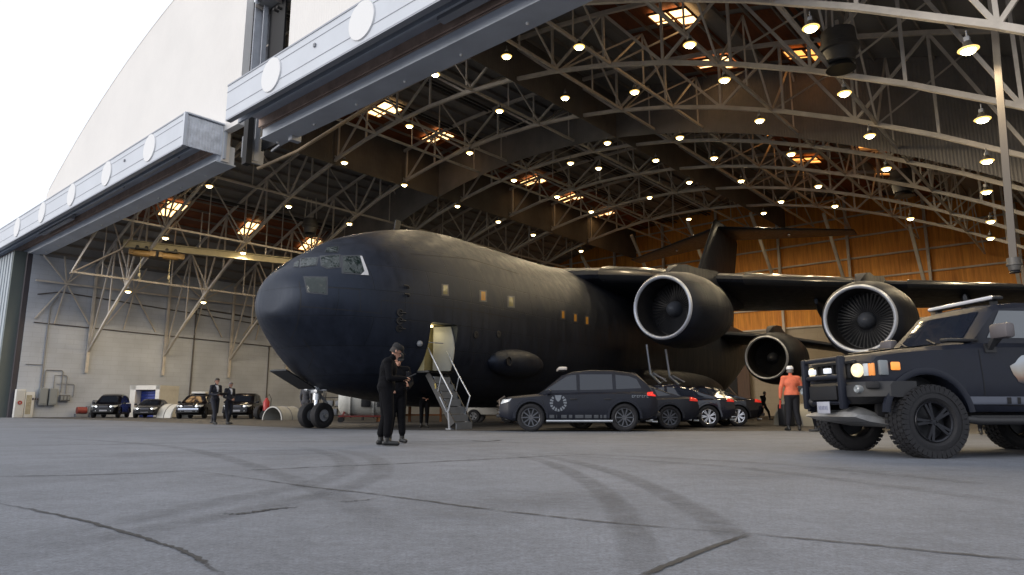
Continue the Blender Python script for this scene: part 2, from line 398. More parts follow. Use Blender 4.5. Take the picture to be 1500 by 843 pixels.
# hangar floor, a darker sheet from the edge line inwards
flm = M('dark_hangar_floor', (.050, .048, .048), .6, var=.3, scale=.5, bump=.1, bscale=6)
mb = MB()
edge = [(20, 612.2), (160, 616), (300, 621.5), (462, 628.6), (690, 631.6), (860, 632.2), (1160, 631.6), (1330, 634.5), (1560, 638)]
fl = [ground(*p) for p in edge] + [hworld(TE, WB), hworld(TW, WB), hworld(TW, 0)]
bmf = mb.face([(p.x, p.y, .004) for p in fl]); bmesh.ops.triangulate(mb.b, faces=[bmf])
tag(mb.build('hangar_floor', flm, smooth=0), 'dark concrete hangar floor', None, kind='structure')
# threshold rail in the floor, two thin light strips
mb = MB()
for dy, ww in ((.35, .09), (.8, .07)):
    P = [ground(*p) for p in edge[4:]]
    for a, c in zip(P, P[1:]):
        d = Vector((0, dy, 0)); mb.face([(a.x, a.y + dy, .008), (c.x, c.y + dy, .008), (c.x, c.y + dy + ww, .008), (a.x, a.y + dy + ww, .008)])
tag(mb.build('floor_rail', M('worn_rail', (.2, .19, .18), .5, .3), smooth=0), 'thin worn steel rails set in the hangar floor', None, kind='structure')

# walls
lw = brick_lines(M('painted_block_wall', (.53, .57, .645), .7), 1., 1.2, .4, .012, (.51, .55, .62), (.53, .57, .64), .4, (1, 2))
mb = MB(); mb.box((TW - .2, WB / 2, 6.95), (.4, WB, 13.9)); left_wall = mb.build('left_wall', lw, hangar, 0)
rw = M('plain_side_wall', (.45, .44, .42), .7, var=.06, scale=.4)
mb = MB(); mb.box((TE + .2, WB / 2, 6), (.4, WB, 12)); mb.build('side_wall', rw, hangar, 0)
bw = brick_lines(M('beige_back_wall', (.42, .36, .28), .7), 1., 2.4, .6, .012, (.40, .34, .265), (.42, .36, .28), .3, (0, 2))
BZ = 8.4
mb = MB(); mb.box(((TW + TE) / 2, WB + .2, BZ / 2), (TE - TW, .4, BZ)); mb.build('back_wall', bw, hangar, 0)
def wood_mat():
    m = M('orange_wood_sheathing', (.36, .12, .022), .6)
    nt = m.node_tree; N = nt.nodes; L = nt.links; b = N['Principled BSDF']
    tc = N.new('ShaderNodeTexCoord'); mp = N.new('ShaderNodeMapping'); mp.inputs['Scale'].default_value = (4.5, 1, .25); L.new(tc.outputs['Object'], mp.inputs[0])
    n = N.new('ShaderNodeTexNoise'); n.inputs['Scale'].default_value = 1.2; n.inputs['Detail'].default_value = 8; n.inputs['Roughness'].default_value = .7; L.new(mp.outputs[0], n.inputs['Vector'])
    cr = N.new('ShaderNodeValToRGB'); e = cr.color_ramp.elements
    e[0].position = .3; e[0].color = (.52, .17, .018, 1); e[1].position = .7; e[1].color = (.95, .42, .06, 1)
    L.new(n.outputs[0], cr.inputs[0]); L.new(cr.outputs[0], b.inputs['Base Color']); return m
wood = wood_mat()
mb = MB()
nseg = 36; prev = None
ts = [TW + (TE - TW) * i / nseg for i in range(nseg + 1)]
mb.face([(TW, WB, BZ), (TE, WB, BZ)] + [(t, WB, roofz(t)) for t in ts[::-1]])
mb.build('back_wall_upper', wood, hangar, 0)
# girts and columns on the back wall
mb = MB()
for z in (BZ, 10.4, 12.4, 14.4, 16.4, 18.4, 20.3):
    half = math.sqrt(max(0, (21.4 - z) / .0066)); t0, t1 = max(TW, TC - half), min(TE, TC + half)
    mb.box(((t0 + t1) / 2, WB - .1, z), (t1 - t0, .18, .14))
mb.build('wall_girts', trussm, hangar, 0)
COLT = [TC + 6.35 * k for k in range(-5, 6)]
mb = MB()
for t in COLT:
    zt = roofz(t) - .2; mb.box((t, WB - .32, zt / 2), (.22, .3, zt))
    mb.bar((t, WB - 7.0, chord(t)), (t, WB - .5, max(6., chord(t) - 7.5)), .24, .24)
mb.build('wall_columns', trussm, hangar, 0)

# roof sheet with grey panels
rfm = M('grey_roof_panel', (.27, .265, .26), .7)
brick_lines(rfm, 1., 2.4, 1.2, .03, (.24, .235, .23), (.29, .285, .275), .3, (1, 0))
mb = MB()
for a, c in zip(ts, ts[1:]):
    mb.face([(a, 0.42, roofz(a)), (c, 0.42, roofz(c)), (c, WB, roofz(c)), (a, WB, roofz(a))])
    mb.face([(a, 0.42, roofz(a) + .3), (a, WB, roofz(a) + .3), (c, WB, roofz(c) + .3), (c, 0.42, roofz(c) + .3)])
roof = mb.build('roof', rfm, hangar, 0, recalc=False)
# purlins running into the hangar, rafters over every truss
mb = MB(); t = TW + .7
while t < TE: mb.box((t, WB / 2, roofz(t) - .12), (.07, WB - .6, .2)); t += 1.28
mb.build('roof_purlins', M('dark_purlin', (.26, .235, .21), .7, var=.15, scale=1), hangar, 0)
# brown timber strips between the purlins, with the skylights in them
brown = M('rusty_timber_deck', (.17, .05, .015), .7, var=.45, scale=1.2, stretch=(3, .6, 1))
STRIPS = [(-58.8, -54.4), (-39.2, -35.2), (-17.4, -13.4), (-12.2, -8.6)]
for a, c in STRIPS:
    mb = MB(); n = 4
    for y0 in [1.5 + 6.35 * k for k in range(8)]:
        for k in range(n):
            p, q = a + (c - a) * k / n, a + (c - a) * (k + 1) / n
            mb.face([(p, y0, roofz(p) - .06), (q, y0, roofz(q) - .06), (q, y0 + 5.9, roofz(q) - .06), (p, y0 + 5.9, roofz(p) - .06)])
    mb.build('timber_roof_strip', brown, hangar, 0)
skym = M('backlit_skylight', (.8, .6, .4), .5, emit=(1., .60, .25), estr=4.2)
skyd = M('backlit_skylight_amber', (.7, .4, .2), .5, emit=(1., .40, .09), estr=2.2)
skyf = M('skylight_frame', (.16, .07, .03), .7)
SKY = [(-57.1, 20.4, 0), (-56.6, 13.9, 0), (-56.2, 6.9, 0), (-38.2, 43, 0), (-37.7, 36.6, 0), (-37.3, 30.4, 0), (-36.5, 17.9, 0), (-35.9, 12.3, 0),
       (-16.3, 38.8, 1), (-15.8, 31.8, 1), (-14.8, 19, 0), (-14.3, 13.2, 0), (-11.3, 43.6, 1), (-10.8, 36.3, 1), (-10.3, 28.1, 1), (-9.9, 19.3, 1)]
for t, y, k in SKY:
    mb = MB()
    for dx in (-.5, .5):
        x0, x1 = t + dx * 1.1 - .45, t + dx * 1.1 + .45
        for (ya, yb) in ((-.78, -.05), (.05, .78)) if dx > 0 else ((-.7, .3),):
            mb.face([(x0, y + ya, roofz(x0) - .28), (x1, y + ya, roofz(x1) - .28), (x1, y + yb, roofz(x1) - .28), (x0, y + yb, roofz(x0) - .28)])
    p = mb.build('skylight', skyd if k else skym, hangar, 0)
    mb = MB()
    for dx in (-1.05, 0, 1.05): mb.box((t + dx, y, roofz(t + dx) - .28), (.06, 1.7, .12))
    for dy in (-.84, 0, .84): mb.bar((t - 1.05, y + dy, roofz(t - 1.05) - .28), (t + 1.05, y + dy, roofz(t + 1.05) - .28), .06, .12)
    mb.build('skylight_frame', skyf, p, 0)

# arched trusses, parallel to the front
TR_W = [4.7 + 6.25 * k for k in range(7)]
NODES = [TC + 3.175 * k for k in range(-10, 12)]
NODES = [TW + .15] + [t for t in NODES if TW + 1.2 < t < TE - .5] + [TE - .1]
for wv in TR_W:
    mb = MB()
    for i, (a, c) in enumerate(zip(NODES, NODES[1:])):
        mb.bar((a, wv, chord(a)), (c, wv, chord(c)), .17, .19)
        ra, rc = roofz(a) - .45, roofz(c) - .45
        mb.bar((a, wv, ra), (c, wv, rc), .16, .2)
        if i % 2 == 0: mb.bar((a, wv, chord(a)), (c, wv, rc), .11, .13)
        else: mb.bar((a, wv, ra), (c, wv, chord(c)), .11, .13)
        if i: mb.bar((a, wv, chord(a)), (a, wv, ra), .1, .12)
    # foot of the truss on the wall
    mb.bar((TW + .2, wv, chord(TW) - 1.6), (TW + .2, wv, roofz(TW) - .3), .22, .22)
    mb.build('roof_truss', trussm, hangar, 0)
# long trusses running into the hangar
for t in (-57.5, -51.5, -45.1, -35.0, -32.2, -26.0, -19.8, -16.6, -11.2, -6.6):
    mb = MB(); zb, zr = chord(t), roofz(t) - .3
    ys = [0.6] + TR_W + [WB - .5]
    for a, c in zip(ys, ys[1:]):
        mb.bar((t, a, zb), (t, c, zb), .12, .14); m_ = (a + c) / 2
        mb.bar((t, a, zb), (t, m_, zr), .08, .09); mb.bar((t, c, zb), (t, m_, zr), .08, .09)
        mb.bar((t, m_, zb), (t, m_, zr), .06, .07)
        mb.bar((t, a, zb), (t + 3.1, m_, roofz(t + 3.1) - .3), .07, .08)
    mb.build('sway_truss', trussm, hangar, 0)
# star bracing on the left wall between the truss feet
mb = MB(); ys = [-.8 + 6.25 * k for k in range(1, 8)]
ys = [TR_W[0] - 6.0] + TR_W
for a, c in zip(ys, ys[1:]):
    a = max(a, .3); m_ = (a + c) / 2; X = TW + .35; zn = 11.0
    for (yy, zz) in ((a + .3, 13.2), (m_ - .4, 13.4), (m_ + .9, 13.4), (c - .3, 13.0), (m_ - 1.9, 7.9), (m_ - .5, 7.6), (m_ + 2.2, 7.6)):
        mb.bar((X, m_, zn), (X if zz > zn else TW + .1, yy, zz), .1, .1)
    mb.bar((X, a, zn), (X, c, zn), .14, .14)
    mb.bar((TW + .2, a, 13.6), (TW + .2, c, 13.6), .12, .12)
mb.build('wall_bracing', trussm, hangar, 0)

# draft curtains hanging from the roof to the truss bottoms
curm = corrug(M('sheet_metal_curtain', (.20, .185, .17), .75, var=.25, scale=.6), 2.2, 'X', .5)
curm2 = corrug(M('sheet_metal_curtain_brown', (.135, .12, .108), .75, var=.3, scale=.6), 2.2, 'Y', .5)
mb = MB(); yc = 20.9
for a, c in zip(ts, ts[1:]):
    if a < TC - 33: continue
    mb.face([(a, yc, chord(a) - .3), (c, yc, chord(c) - .3), (c, yc, roofz(c) - .02), (a, yc, roofz(a) - .02)])
    mb.face([(a, yc + .06, chord(a) - .3), (a, yc + .06, roofz(a) - .02), (c, yc + .06, roofz(c) - .02), (c, yc + .06, chord(c) - .3)])
mb.build('draft_curtain', curm, hangar, 0, recalc=False)
for t in (-39.6, -22.6):
    mb = MB(); zb, zr = chord(t) - .3, roofz(t) - .02
    for y0, y1 in ((1.0, yc - .02), (yc + .08, WB - .1)): mb.box((t, (y0 + y1) / 2, (zb + zr) / 2), (.05, y1 - y0, zr - zb))
    mb.build('draft_curtain', curm2, hangar, 0)

# hanging post on the right side of the view with its junction box, pipes
mb = MB(); mb.bar((-1.25, 5.6, 10.6), (-1.5, 5.6, 4.4), .16, .16); mb.bar((-1.25, 5.6, 10.6), (-1.2, 5.6, roofz(-1.2) - .3), .16, .16)
mb.build('hanging_post', M('grey_beige_post', (.13, .115, .10), .65), hangar, 0)
mb = MB(); mb.tube([(-31.3, .9, 12.6), (-29.5, 2.0, 13.4), (-24, 3.0, 14.9), (-21.5, 3.2, 15.8), (-16.2, 3.8, 16.9), (-13.2, 3.9, 16.9), (-12.2, 3.9, 17.6)], .085)
mb.tube([(-61, 1.5, 11.2), (-55, 3.0, 12.5), (-51.5, 3.3, 14.3), (-45, 3.2, 14.9), (-38, 2.5, 15.4)], .07)
mb.build('roof_pipe', M('yellowed_pipe_paint', (.34, .26, .17), .5, var=.15), hangar)
# sprinkler and cable runs under the roof
mb = MB()
for t in (-53.4, -34.5, -30.6, -25.2, -9.0):
    for d in (0, .35): mb.tube([(t + d, .8, roofz(t) - .5), (t + d, WB - .5, roofz(t) - .5)], .07, 6)
mb.build('sprinkler_pipes', M('dark_pipe', (.035, .033, .032), .6), hangar)
# pipes on the left wall
mb = MB(); X = TW + .1
mb.tube([(X, .6, 7.6), (X, 24, 7.0)], .045, 6); mb.tube([(X, .6, 9.9), (X, 2.2, 10.3), (X, 12.5, 9.7), (X, 24, 9.0)], .05, 6)
mb.tube([(X, 13.6, 0), (X, 13.6, 10.2), (X, 24, 9.6)], .085, 8)
mb.tube([(X, 21.4, 0), (X, 21.4, 7.0)], .06, 6)
mb.build('wall_pipe_dark', M('brown_grey_pipe', (.11, .10, .095), .6), hangar)
mb = MB()
mb.tube([(X, 1.6, 2.2), (X, 1.6, 9.0), (X, 2.1, 9.9)], .06, 8)
mb.tube([(X, 1.8, 2.4), (X, 1.8, 3.7), (X, 1.9, 3.8), (X, 2.95, 3.8), (X, 3.05, 3.7), (X, 3.05, 2.0)], .04, 6)
mb.tube([(X, 2.5, 2.3), (X, 2.5, 3.4), (X, 3.3, 3.4), (X, 3.4, 3.3), (X, 3.4, 1.9)], .035, 6)
mb.tube([(X, 2.7, 2.7), (X, 3.9, 2.7), (X, 4.0, 2.6), (X, 4.0, 1.7)], .03, 6)
mb.tube([(X, .4, 4.2), (X, 1.6, 4.2)], .035, 6)
mb.build('wall_conduit', M('grey_conduit', (.3, .3, .3), .5), hangar)

# front wall (arched) with the slot for the tail
fwm = corrug(M('white_ribbed_cladding', (.725, .70, .67), .6, var=.05, scale=.25), 1.6, 'X', .35)
mb = MB()
def ftop(t): return 26.9 - .0078 * (t + 30.0) ** 2
def fpanel(t0, t1, z0, ztop, n=30):
    for i in range(n):
        a, c = t0 + (t1 - t0) * i / n, t0 + (t1 - t0) * (i + 1) / n
        za, zc = ztop(a), ztop(c)
        mb.face([(a, 0, z0), (c, 0, z0), (c, 0, zc), (a, 0, za)]); mb.face([(a, .4, z0), (a, .4, za), (c, .4, zc), (c, .4, z0)])
        mb.face([(a, 0, za), (c, 0, zc), (c, .4, zc), (a, .4, za)]); mb.face([(a, 0, z0), (a, .4, z0), (c, .4, z0), (c, 0, z0)])
    for t in (t0, t1): mb.face([(t, 0, z0), (t, .4, z0), (t, .4, ztop(t)), (t, 0, ztop(t))])
fpanel(-63.9, -33.4, 13.3, ftop); fpanel(-33.4, -31.9, 14.9, ftop, 4); fpanel(-27.45, TE + .4, 13.3, ftop); fpanel(-31.9, -27.45, 23.4, ftop, 4)
facade = mb.build('facade_wall', fwm, hangar, 0, recalc=False)
# trim along the arch
mb = MB()
for a, c in zip(ts, ts[1:]):
    if a > -64: mb.bar((a, .2, ftop(a) + .03), (c, .2, ftop(c) + .03), .44, .06)
mb.build('roof_edge_trim', M('weathered_white_trim', (.7, .68, .65), .6), hangar, 0)
# tail slot frames and folded leaf
mb = MB(); mb.box((-31.75, .9, 18.2), (.12, 1.0, 10.4)); mb.box((-31.35, .8, 18.2), (.06, .25, 10.4))
mb.box((-27.6, .7, 18.2), (.3, .5, 10.4))
mb.build('tail_door_leaf', M('pale_grey_steel', (.42, .44, .48), .5, var=.1), hangar, 0)
mb = MB(); mb.box((-31.0, .15, 14.0), (.42, .3, 2.9)); mb.box((-30.6, 1.1, 17.6), (1.5, .1, 8.0)); mb.build('tail_door_seal', M('black_seal', (.012, .012, .014), .7), hangar, 0)
mb = MB(); mb.box((-31.4, .35, 13.6), (.35, .45, 1.1)); mb.tube([(-31.2, .5, 12.9), (-31.2, .5, 16)], .08)
mb.bar((-30.2, .9, 14.0), (-27.5, .9, 14.4), .1, .1); mb.bar((-30.0, .9, 13.2), (-27.0, 1.0, 13.8), .1, .1)
mb.build('tail_door_latch', greym, hangar, 0)

# door header: two lengths of boxed beam with round discs
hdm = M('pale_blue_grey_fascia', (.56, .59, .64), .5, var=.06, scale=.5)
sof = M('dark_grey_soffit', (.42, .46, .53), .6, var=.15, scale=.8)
inn = M('grey_inner_beam', (.58, .62, .68), .55, var=.12, scale=.6)
rail = M('rusty_track', (.36, .25, .19), .6, var=.3, scale=2)
disc = M('white_disc', (.74, .74, .74), .5)
for t0, t1 in ((-78.0, -33.5), (-29.0, TE + 2)):
    mb = MB(); mb.box(((t0 + t1) / 2, -1.94, 14.42), (t1 - t0, .12, 1.66)); h_ = mb.build('door_header', hdm, hangar, 0)
    mb = MB()
    mb.box(((t0 + t1) / 2, -1.86, 13.56), (t1 - t0, .26, .06)); mb.box(((t0 + t1) / 2, -1.97, 15.24), (t1 - t0, .12, .07)); mb.box(((t0 + t1) / 2, -2.008, 14.05), (t1 - t0, .02, .02)); mb.box(((t0 + t1) / 2, -2.008, 14.9), (t1 - t0, .02, .02))
    mb.build('fascia_edge', M('grey_flashing', (.34, .36, .4), .45), h_, 0)
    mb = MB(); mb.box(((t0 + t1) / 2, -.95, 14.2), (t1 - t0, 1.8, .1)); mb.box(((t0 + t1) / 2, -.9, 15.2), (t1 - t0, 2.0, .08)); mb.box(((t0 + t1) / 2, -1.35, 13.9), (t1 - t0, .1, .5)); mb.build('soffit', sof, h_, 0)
    mb = MB(); mb.box(((t0 + t1) / 2, .28, 13.75), (t1 - t0, .9, .95)); mb.box(((t0 + t1) / 2, .28, 13.25), (t1 - t0, 1.1, .06)); mb.build('inner_beam', inn, h_, 0)
    mb = MB()
    for y in (-.38, -.24):
        tt = t1 - (0.2 if y > -.5 else 3.0)
        mb.box(((t0 + tt) / 2, y, 13.95), (tt - t0, .04, .4)); mb.box(((t0 + tt) / 2, y, 13.74), (tt - t0, .08, .03))
    mb.build('door_track', rail, h_, 0)
    mb = MB(); k = 0
    tt = t1 - 1.5
    while tt > t0 + 1: mb.sphere((tt, -.12, 13.35), .07, 8); mb.sphere((tt - 1.0, .45, 13.2), .06, 8); tt -= 3.1
    mb.build('bolt', whitem, h_)
    mb = MB()
    for (a, c, y) in ((t1 - 7, t1 - 2.5, -1.2), (t1 - 17, t1 - 10, -1.2), (t1 - 27, t1 - 20, -.85)): mb.box(((a + c) / 2, y, 13.9), (c - a, .34, .3))
    mb.build('track_cover', M('pale_grey_cover', (.3, .31, .34), .5), h_, 0)
    for tt in [-18.9 + 6.2 * k for k in range(-9, 5)]:
        if not (t0 + .9 < tt < t1 - .9): continue
        mb = MB(); mat = Matrix.Translation((tt, -2.0, 14.45)) @ Matrix.Rotation(R(90), 4, 'Z')
        mb.lathe([(-.002, .0001), (-.06, .001), (-.06, .74), (-.0, .76), (.0, .0001)], 36, Matrix.Translation((tt, -2.005, 14.45)) @ Matrix.Rotation(R(90), 4, 'Z'))
        mb.build('round_disc', disc, h_)
    mb = MB(); tt = -21.9 if t0 > -40 else -41
    for q in (0,): mb.box((tt + q, -2.03, 14.6), (.12, .08, .14))
    mb.build('fascia_lamp', greym, h_, 0)
mb = MB()
for i in range(26): mb.box((-33.46, -1.85 + i * .075, 14.38), (.05 if i % 2 else .1, .075, 1.6))
mb.build('header_end_panel', M('scuffed_corrugated_end', (.70, .72, .76), .5, var=.25, scale=2.5), hangar, 0)
mb = MB(); mb.box((-33.43, -1.95, 14.42), (.2, .16, 1.74)); mb.box((-33.43, -.9, 15.27), (.24, 2.1, .07)); mb.box((-33.43, .12, 14.3), (.25, .14, 1.75)); mb.build('header_end_trim', hdm, hangar, 0)
# sliding door leaves parked at the left end
mb = MB()
for i in range(30): mb.box((-66.6 - i * .42, -1.0 - (.06 if i % 2 else 0), 6.7), (.42, .12, 13.4))
leaf = mb.build('door_leaf', M('blue_grey_door_steel', (.36, .40, .43), .5, var=.1, scale=.6), hangar, 0)
mb = MB(); mb.box((-66.3, -.7, 6.7), (.25, .9, 13.4)); mb.build('door_edge', M('green_grey_edge', (.12, .14, .13), .6), leaf, 0)
mb = MB(); mb.box((-65.75, -.1, 6.6), (.4, .5, 13.2)); mb.build('door_jamb', M('dark_jamb', (.05, .045, .055), .6), hangar, 0)

# ------------------------------------------------------------------ hangar lamps
LAMPS = {0: (4.7, [-57.7, -51.5, -45.0, -5.6, -1.8]), 1: (7.0, [-24.9, -19.9, -15.7, -10.6]), 2: (10.8, [-57.9, -51.6, -45.1, -38.2, -31.4, -10.9, -6.3, -2.2]),
         3: (12.6, [-25.4, -20.6, -16.3]), 4: (16.5, [-45.4, -38.6, -31.7, -11.6, -6.8, -2.7]), 5: (20.3, [-22.9, -17.8]),
         6: (22.7, [-39.2, -33.0, -27.6, -12.2, -7.5, -3.4]), 7: (24.8, [-26.6, -21.9, -17.7]), 8: (28.2, [-39.6, -33.0]), 9: (30.8, [-22.4, -18.4, -13.2, -4.1]),
         10: (33.6, [-40.0, -33.3, -27.4]), 11: (37.3, [-17.9, -14.0, -9.2, -4.8]), 12: (41.9, [-40.3, -28.0, -21])}
lampw = (1., .80, .42)
bulbm = M('lamp_glow', (1, 1, 1), .4, emit=(1., .86, .5), estr=30)
refl = M('lamp_reflector', (.09, .085, .075), .5, .3)
mb = MB(); mb.lathe([(.0, .05), (-.05, .12), (-.22, .20), (-.42, .33), (-.44, .33), (-.24, .18), (-.06, .08)], 20, Matrix.Rotation(R(-90), 4, 'Y') )
REFL = mb.data('reflector', refl)
mb = MB(); mb.tube([(0, 0, 0), (0, 0, .42)], .03, 6); mb.box((0, 0, .05), (.2, .2, .2), bev=.02); HANG = mb.data('hanger', greym)
mb = MB(); mb.sphere((0, 0, -.44), (.27, .27, .15), 16); BULB = mb.data('bulb', bulbm)
mb = MB(); mb.sphere((0, 0, -.40), (.38, .38, .07), 20); GLOW_RING = mb.data('lens', M('lamp_ring_glow', (1, .8, .4), .4, emit=(1., .62, .16), estr=1.5))  # added emissive disc, stands for the yellow ring of glow round the bulb
ORD = ['first', 'second', 'third', 'fourth', 'fifth', 'sixth', 'seventh', 'eighth', 'ninth', 'tenth', 'eleventh', 'twelfth', 'thirteenth']
ldata = bpy.data.lights.new('lamp_light', 'SPOT'); ldata.energy = 430; ldata.spot_size = R(172); ldata.spot_blend = .25; ldata.color = (1., .78, .48); ldata.shadow_soft_size = .25
for k, (wv, tl) in LAMPS.items():
    for i, t in enumerate(sorted(tl)):
        p = hworld(t, wv, chord(t) - .55)
        lab = f'lit bell lamp, {ORD[i]} from left in {ORD[k]} lamp row behind the doors'
        t_ = thing('hangar_lamp', lab, 'ceiling lamp', p, random.uniform(0, 6), 'lit lamps under the hangar roof')
        t_.scale = (.66, .66, .66)
        for nm, me in (('reflector', REFL), ('hanger', HANG), ('bulb', BULB), ('lens', GLOW_RING)): link_obj(nm, me, t_)
        lo = bpy.data.objects.new('lamp_light', ldata); COL.objects.link(lo); lo.parent = t_; lo.location = (0, 0, -.75)

# unit heaters hanging in the trusses
hm = M('heater_sheet', (.10, .095, .09), .5, .3, var=.2)
def heater(t, wv, z, sc, lab, arms=True):
    o = thing('unit_heater', lab, 'heater', hworld(t, wv, z), HROT)
    mb = MB(); mb.lathe([(-.9, .001), (-.9, .62), (-.1, .66), (-.05, .72), (.2, .72), (.25, .62), (.95, .52), (.95, .001)], 24, Matrix.Rotation(R(90), 4, 'Y') @ Matrix.Scale(sc, 4) @ Matrix.Scale(.72, 4, (1, 0, 0))); mb.build('heater_drum', hm, o)
    mb = MB(); mb.lathe([(.95, .40), (1.3, .55), (1.3, .001)], 20, Matrix.Rotation(R(90), 4, 'Y') @ Matrix.Scale(sc, 4) @ Matrix.Scale(.72, 4, (1, 0, 0))); mb.build('heater_outlet', black2, o)
    mb = MB(); mb.box((0, 0, .9 * sc), (.12, .12, .5 * sc))
    for a in (.5, 2.6, 4.7) if arms else (): mb.bar((math.cos(a) * .6 * sc, math.sin(a) * .6 * sc, .6 * sc), (math.cos(a) * .4, math.sin(a) * .4, 2.4), .06)
    mb.build('hanger', trussm, o)
heater(-6.2, 10.2, 13.9, .95, 'largest drum shaped unit heater, among trusses above the outboard engine')
heater(-48.6, 14.9, 15.6, .9, 'drum shaped unit heater among trusses above the cockpit windows')
heater(-8.4, 31.5, 14.7, 1.05, 'drum shaped unit heater near back wall, above the outboard engine')
heater(-1.5, 5.6, 4.25, .24, 'small dark drum at the foot of the hanging post', False)
# overhead crane beam with two hoists
bm_ = M('yellowed_crane_beam', (.40, .35, .22), .5, var=.1)
cr = thing('crane_beam', 'pale yellow crane beam under the roof, left of the aircraft nose', 'crane', hworld(-54.6, 3.2, 12.9), math.atan2((hworld(-50.6, 16, 0) - hworld(-54.6, 3.2, 0)).y, (hworld(-50.6, 16, 0) - hworld(-54.6, 3.2, 0)).x))
mb = MB(); mb.box((7, 0, 0), (14.5, .12, .5)); mb.box((7, 0, .25), (14.5, .4, .06)); mb.box((7, 0, -.25), (14.5, .4, .06)); mb.build('beam', bm_, cr, 0)
mb = MB()
for x in (.3, 5, 10, 14): mb.bar((x, 0, .3), (x, 0, 3.2), .08)
mb.build('hanger', trussm, cr, 0)
hoistm = M('hoist_mustard', (.16, .10, .035), .6, var=.3, scale=4)
for i, x in enumerate((1.0, 3.0)):
    p = cr.location + Matrix.Rotation(cr.rotation_euler.z, 3, 'Z') @ Vector((x, 0, -.3))
    h = thing('hoist', ['mustard trolley hoist at the outer end of the crane beam', 'mustard trolley hoist on the crane beam, nearer the aircraft nose'][i], 'hoist', p, cr.rotation_euler.z, 'hoists on the crane beam')
    mb = MB(); mb.lathe([(-.55, .001), (-.55, .26), (.55, .26), (.55, .001)], 16, Matrix.Translation((0, 0, -.35))); mb.box((.75, 0, -.3), (.45, .5, .45), bev=.04); mb.box((-.7, 0, -.3), (.3, .42, .4), bev=.04); mb.build('hoist_drum', hoistm, h)
    mb = MB(); mb.box((0, 0, -.02), (.9, .6, .12)); [mb.lathe([(-.05, .001), (-.05, .12), (.05, .12), (.05, .001)], 12, Matrix.Translation((dx, dy, .12)) @ Matrix.Rotation(R(90), 4, 'Z')) for dx in (-.3, .3) for dy in (-.15, .15)]; mb.build('trolley', black2, h)
    mb = MB(); mb.tube([(0, 0, -.6), (0, 0, -1.9)], .02, 6); mb.box((0, 0, -2.0), (.16, .12, .28), bev=.03); mb.tube([(0, 0, -2.15), (.09, 0, -2.25), (.05, 0, -2.38), (-.08, 0, -2.32)], .03, 6); mb.build('hook', bm_, h)

exec_parts = []
# ------------------------------------------------------------------ the aircraft: local x = aft from the nose tip, -y = port side
PHI = R(35)
AB, AU = Vector((math.sin(PHI), math.cos(PHI), 0)), Vector((math.cos(PHI), -math.sin(PHI), 0))
A0 = Vector((-7.463, 20.888, 0)); AROT = math.atan2(AB.y, AB.x)
air = thing('cargo_aircraft', 'huge matte black four engine cargo aircraft parked nose out of the hangar', 'aircraft', A0, AROT)
AM = Matrix.Translation(A0) @ Matrix.Rotation(AROT, 4, 'Z'); AMI = AM.inverted()
TOP = [(0, 3.63), (.02, 4.08), (.06, 4.4), (.12, 4.66), (.25, 4.88), (.45, 5.08), (.9, 5.46), (1.6, 5.92), (2.5, 6.46), (3.5, 6.84), (4.7, 7.2), (6, 7.44), (7.5, 7.52), (10, 7.52), (14, 7.54), (16, 7.7), (19, 7.95), (26, 7.95), (31, 7.7), (38, 7.55), (45, 7.35), (50, 6.9), (51, 6.5)]
BOT = [(0, 3.63), (.02, 3.52), (.06, 3.42), (.12, 3.33), (.25, 3.18), (.45, 2.97), (.9, 2.55), (1.6, 1.9), (2.5, 1.36), (3.5, 1.13), (4.7, .98), (6, .82), (7.5, .72), (12, .7), (30, .72), (34, .95), (38, 1.85), (42, 3.2), (46, 4.65), (50, 5.9), (51, 6.3)]
HWT = [(26, 3.43), (33, 3.43), (38, 3.15), (42, 2.65), (46, 1.85), (50, .65), (51, .1)]
def hwid(s):
    if s < 6.8: return 3.43 * max(0, 1 - ((6.8 - s) / 6.8) ** 2.3) ** (1 / 2.3)
    return smooth_interp(HWT, s)
stn = [0.004, .015, .03, .06, .1, .15, .22, .3, .4, .55, .7, .9, 1.1, 1.3] + [1.6 + .3 * i for i in range(20)] + [7.6 + .8 * i for i in range(32)] + [33.0 + .6 * i for i in range(31)]
NA = 80; rings = []
for s in stn:
    t, b, h = smooth_interp(TOP, s), smooth_interp(BOT, s), hwid(s); zc, r = (t + b) / 2, (t - b) / 2
    ex = 1 - .30 * max(0, min(1, (s - 1.4) / 2.6)) * max(0, min(1, (40 - s) / 6))      # fuller lower lobe
    rings.append([Vector((s, h * math.copysign(abs(math.cos(a)) ** (ex if math.sin(a) < 0 else 1), math.cos(a)), zc + r * math.copysign(abs(math.sin(a)) ** (ex if math.sin(a) < 0 else 1), math.sin(a)))) for a in [2 * math.pi * k / NA for k in range(NA)]])
mb = MB(); mb.loft(rings); fus_me = mb.data('fuselage', black, 40)
BV = bvh_of(fus_me)
def aray(x, y):
    d = pray(x, y); return AMI @ EYE, (AMI.to_3x3() @ d).normalized()
def asurf(x, y):
    o, d = aray(x, y); h = BV.ray_cast(o, d); return h[0], h[1]
def sray(side): return lambda s, z: (Vector((s, side * 9, z)), Vector((0, -side, 0)))
# crew door opening, cut out of the port side
DS0, DS1, DZ0, DZ1 = 3.84, 5.02, 1.86, 3.46
mb = MB(); mb.box(((DS0 + DS1) / 2, -3.1, (DZ0 + DZ1) / 2), (DS1 - DS0, 1.6, DZ1 - DZ0), bev=.12)
cutter = mb.data('cutter', black, 0)
fus_cut = cut(fus_me, cutter); fus_cut.name = 'fuselage'
for p in fus_cut.polygons: p.use_smooth = True
fus_cut.set_sharp_from_angle(angle=R(40))
fus = link_obj('fuselage', fus_cut, air)
if not fus_cut.materials: fus_cut.materials.append(black)
fus_cut.materials[0] = black
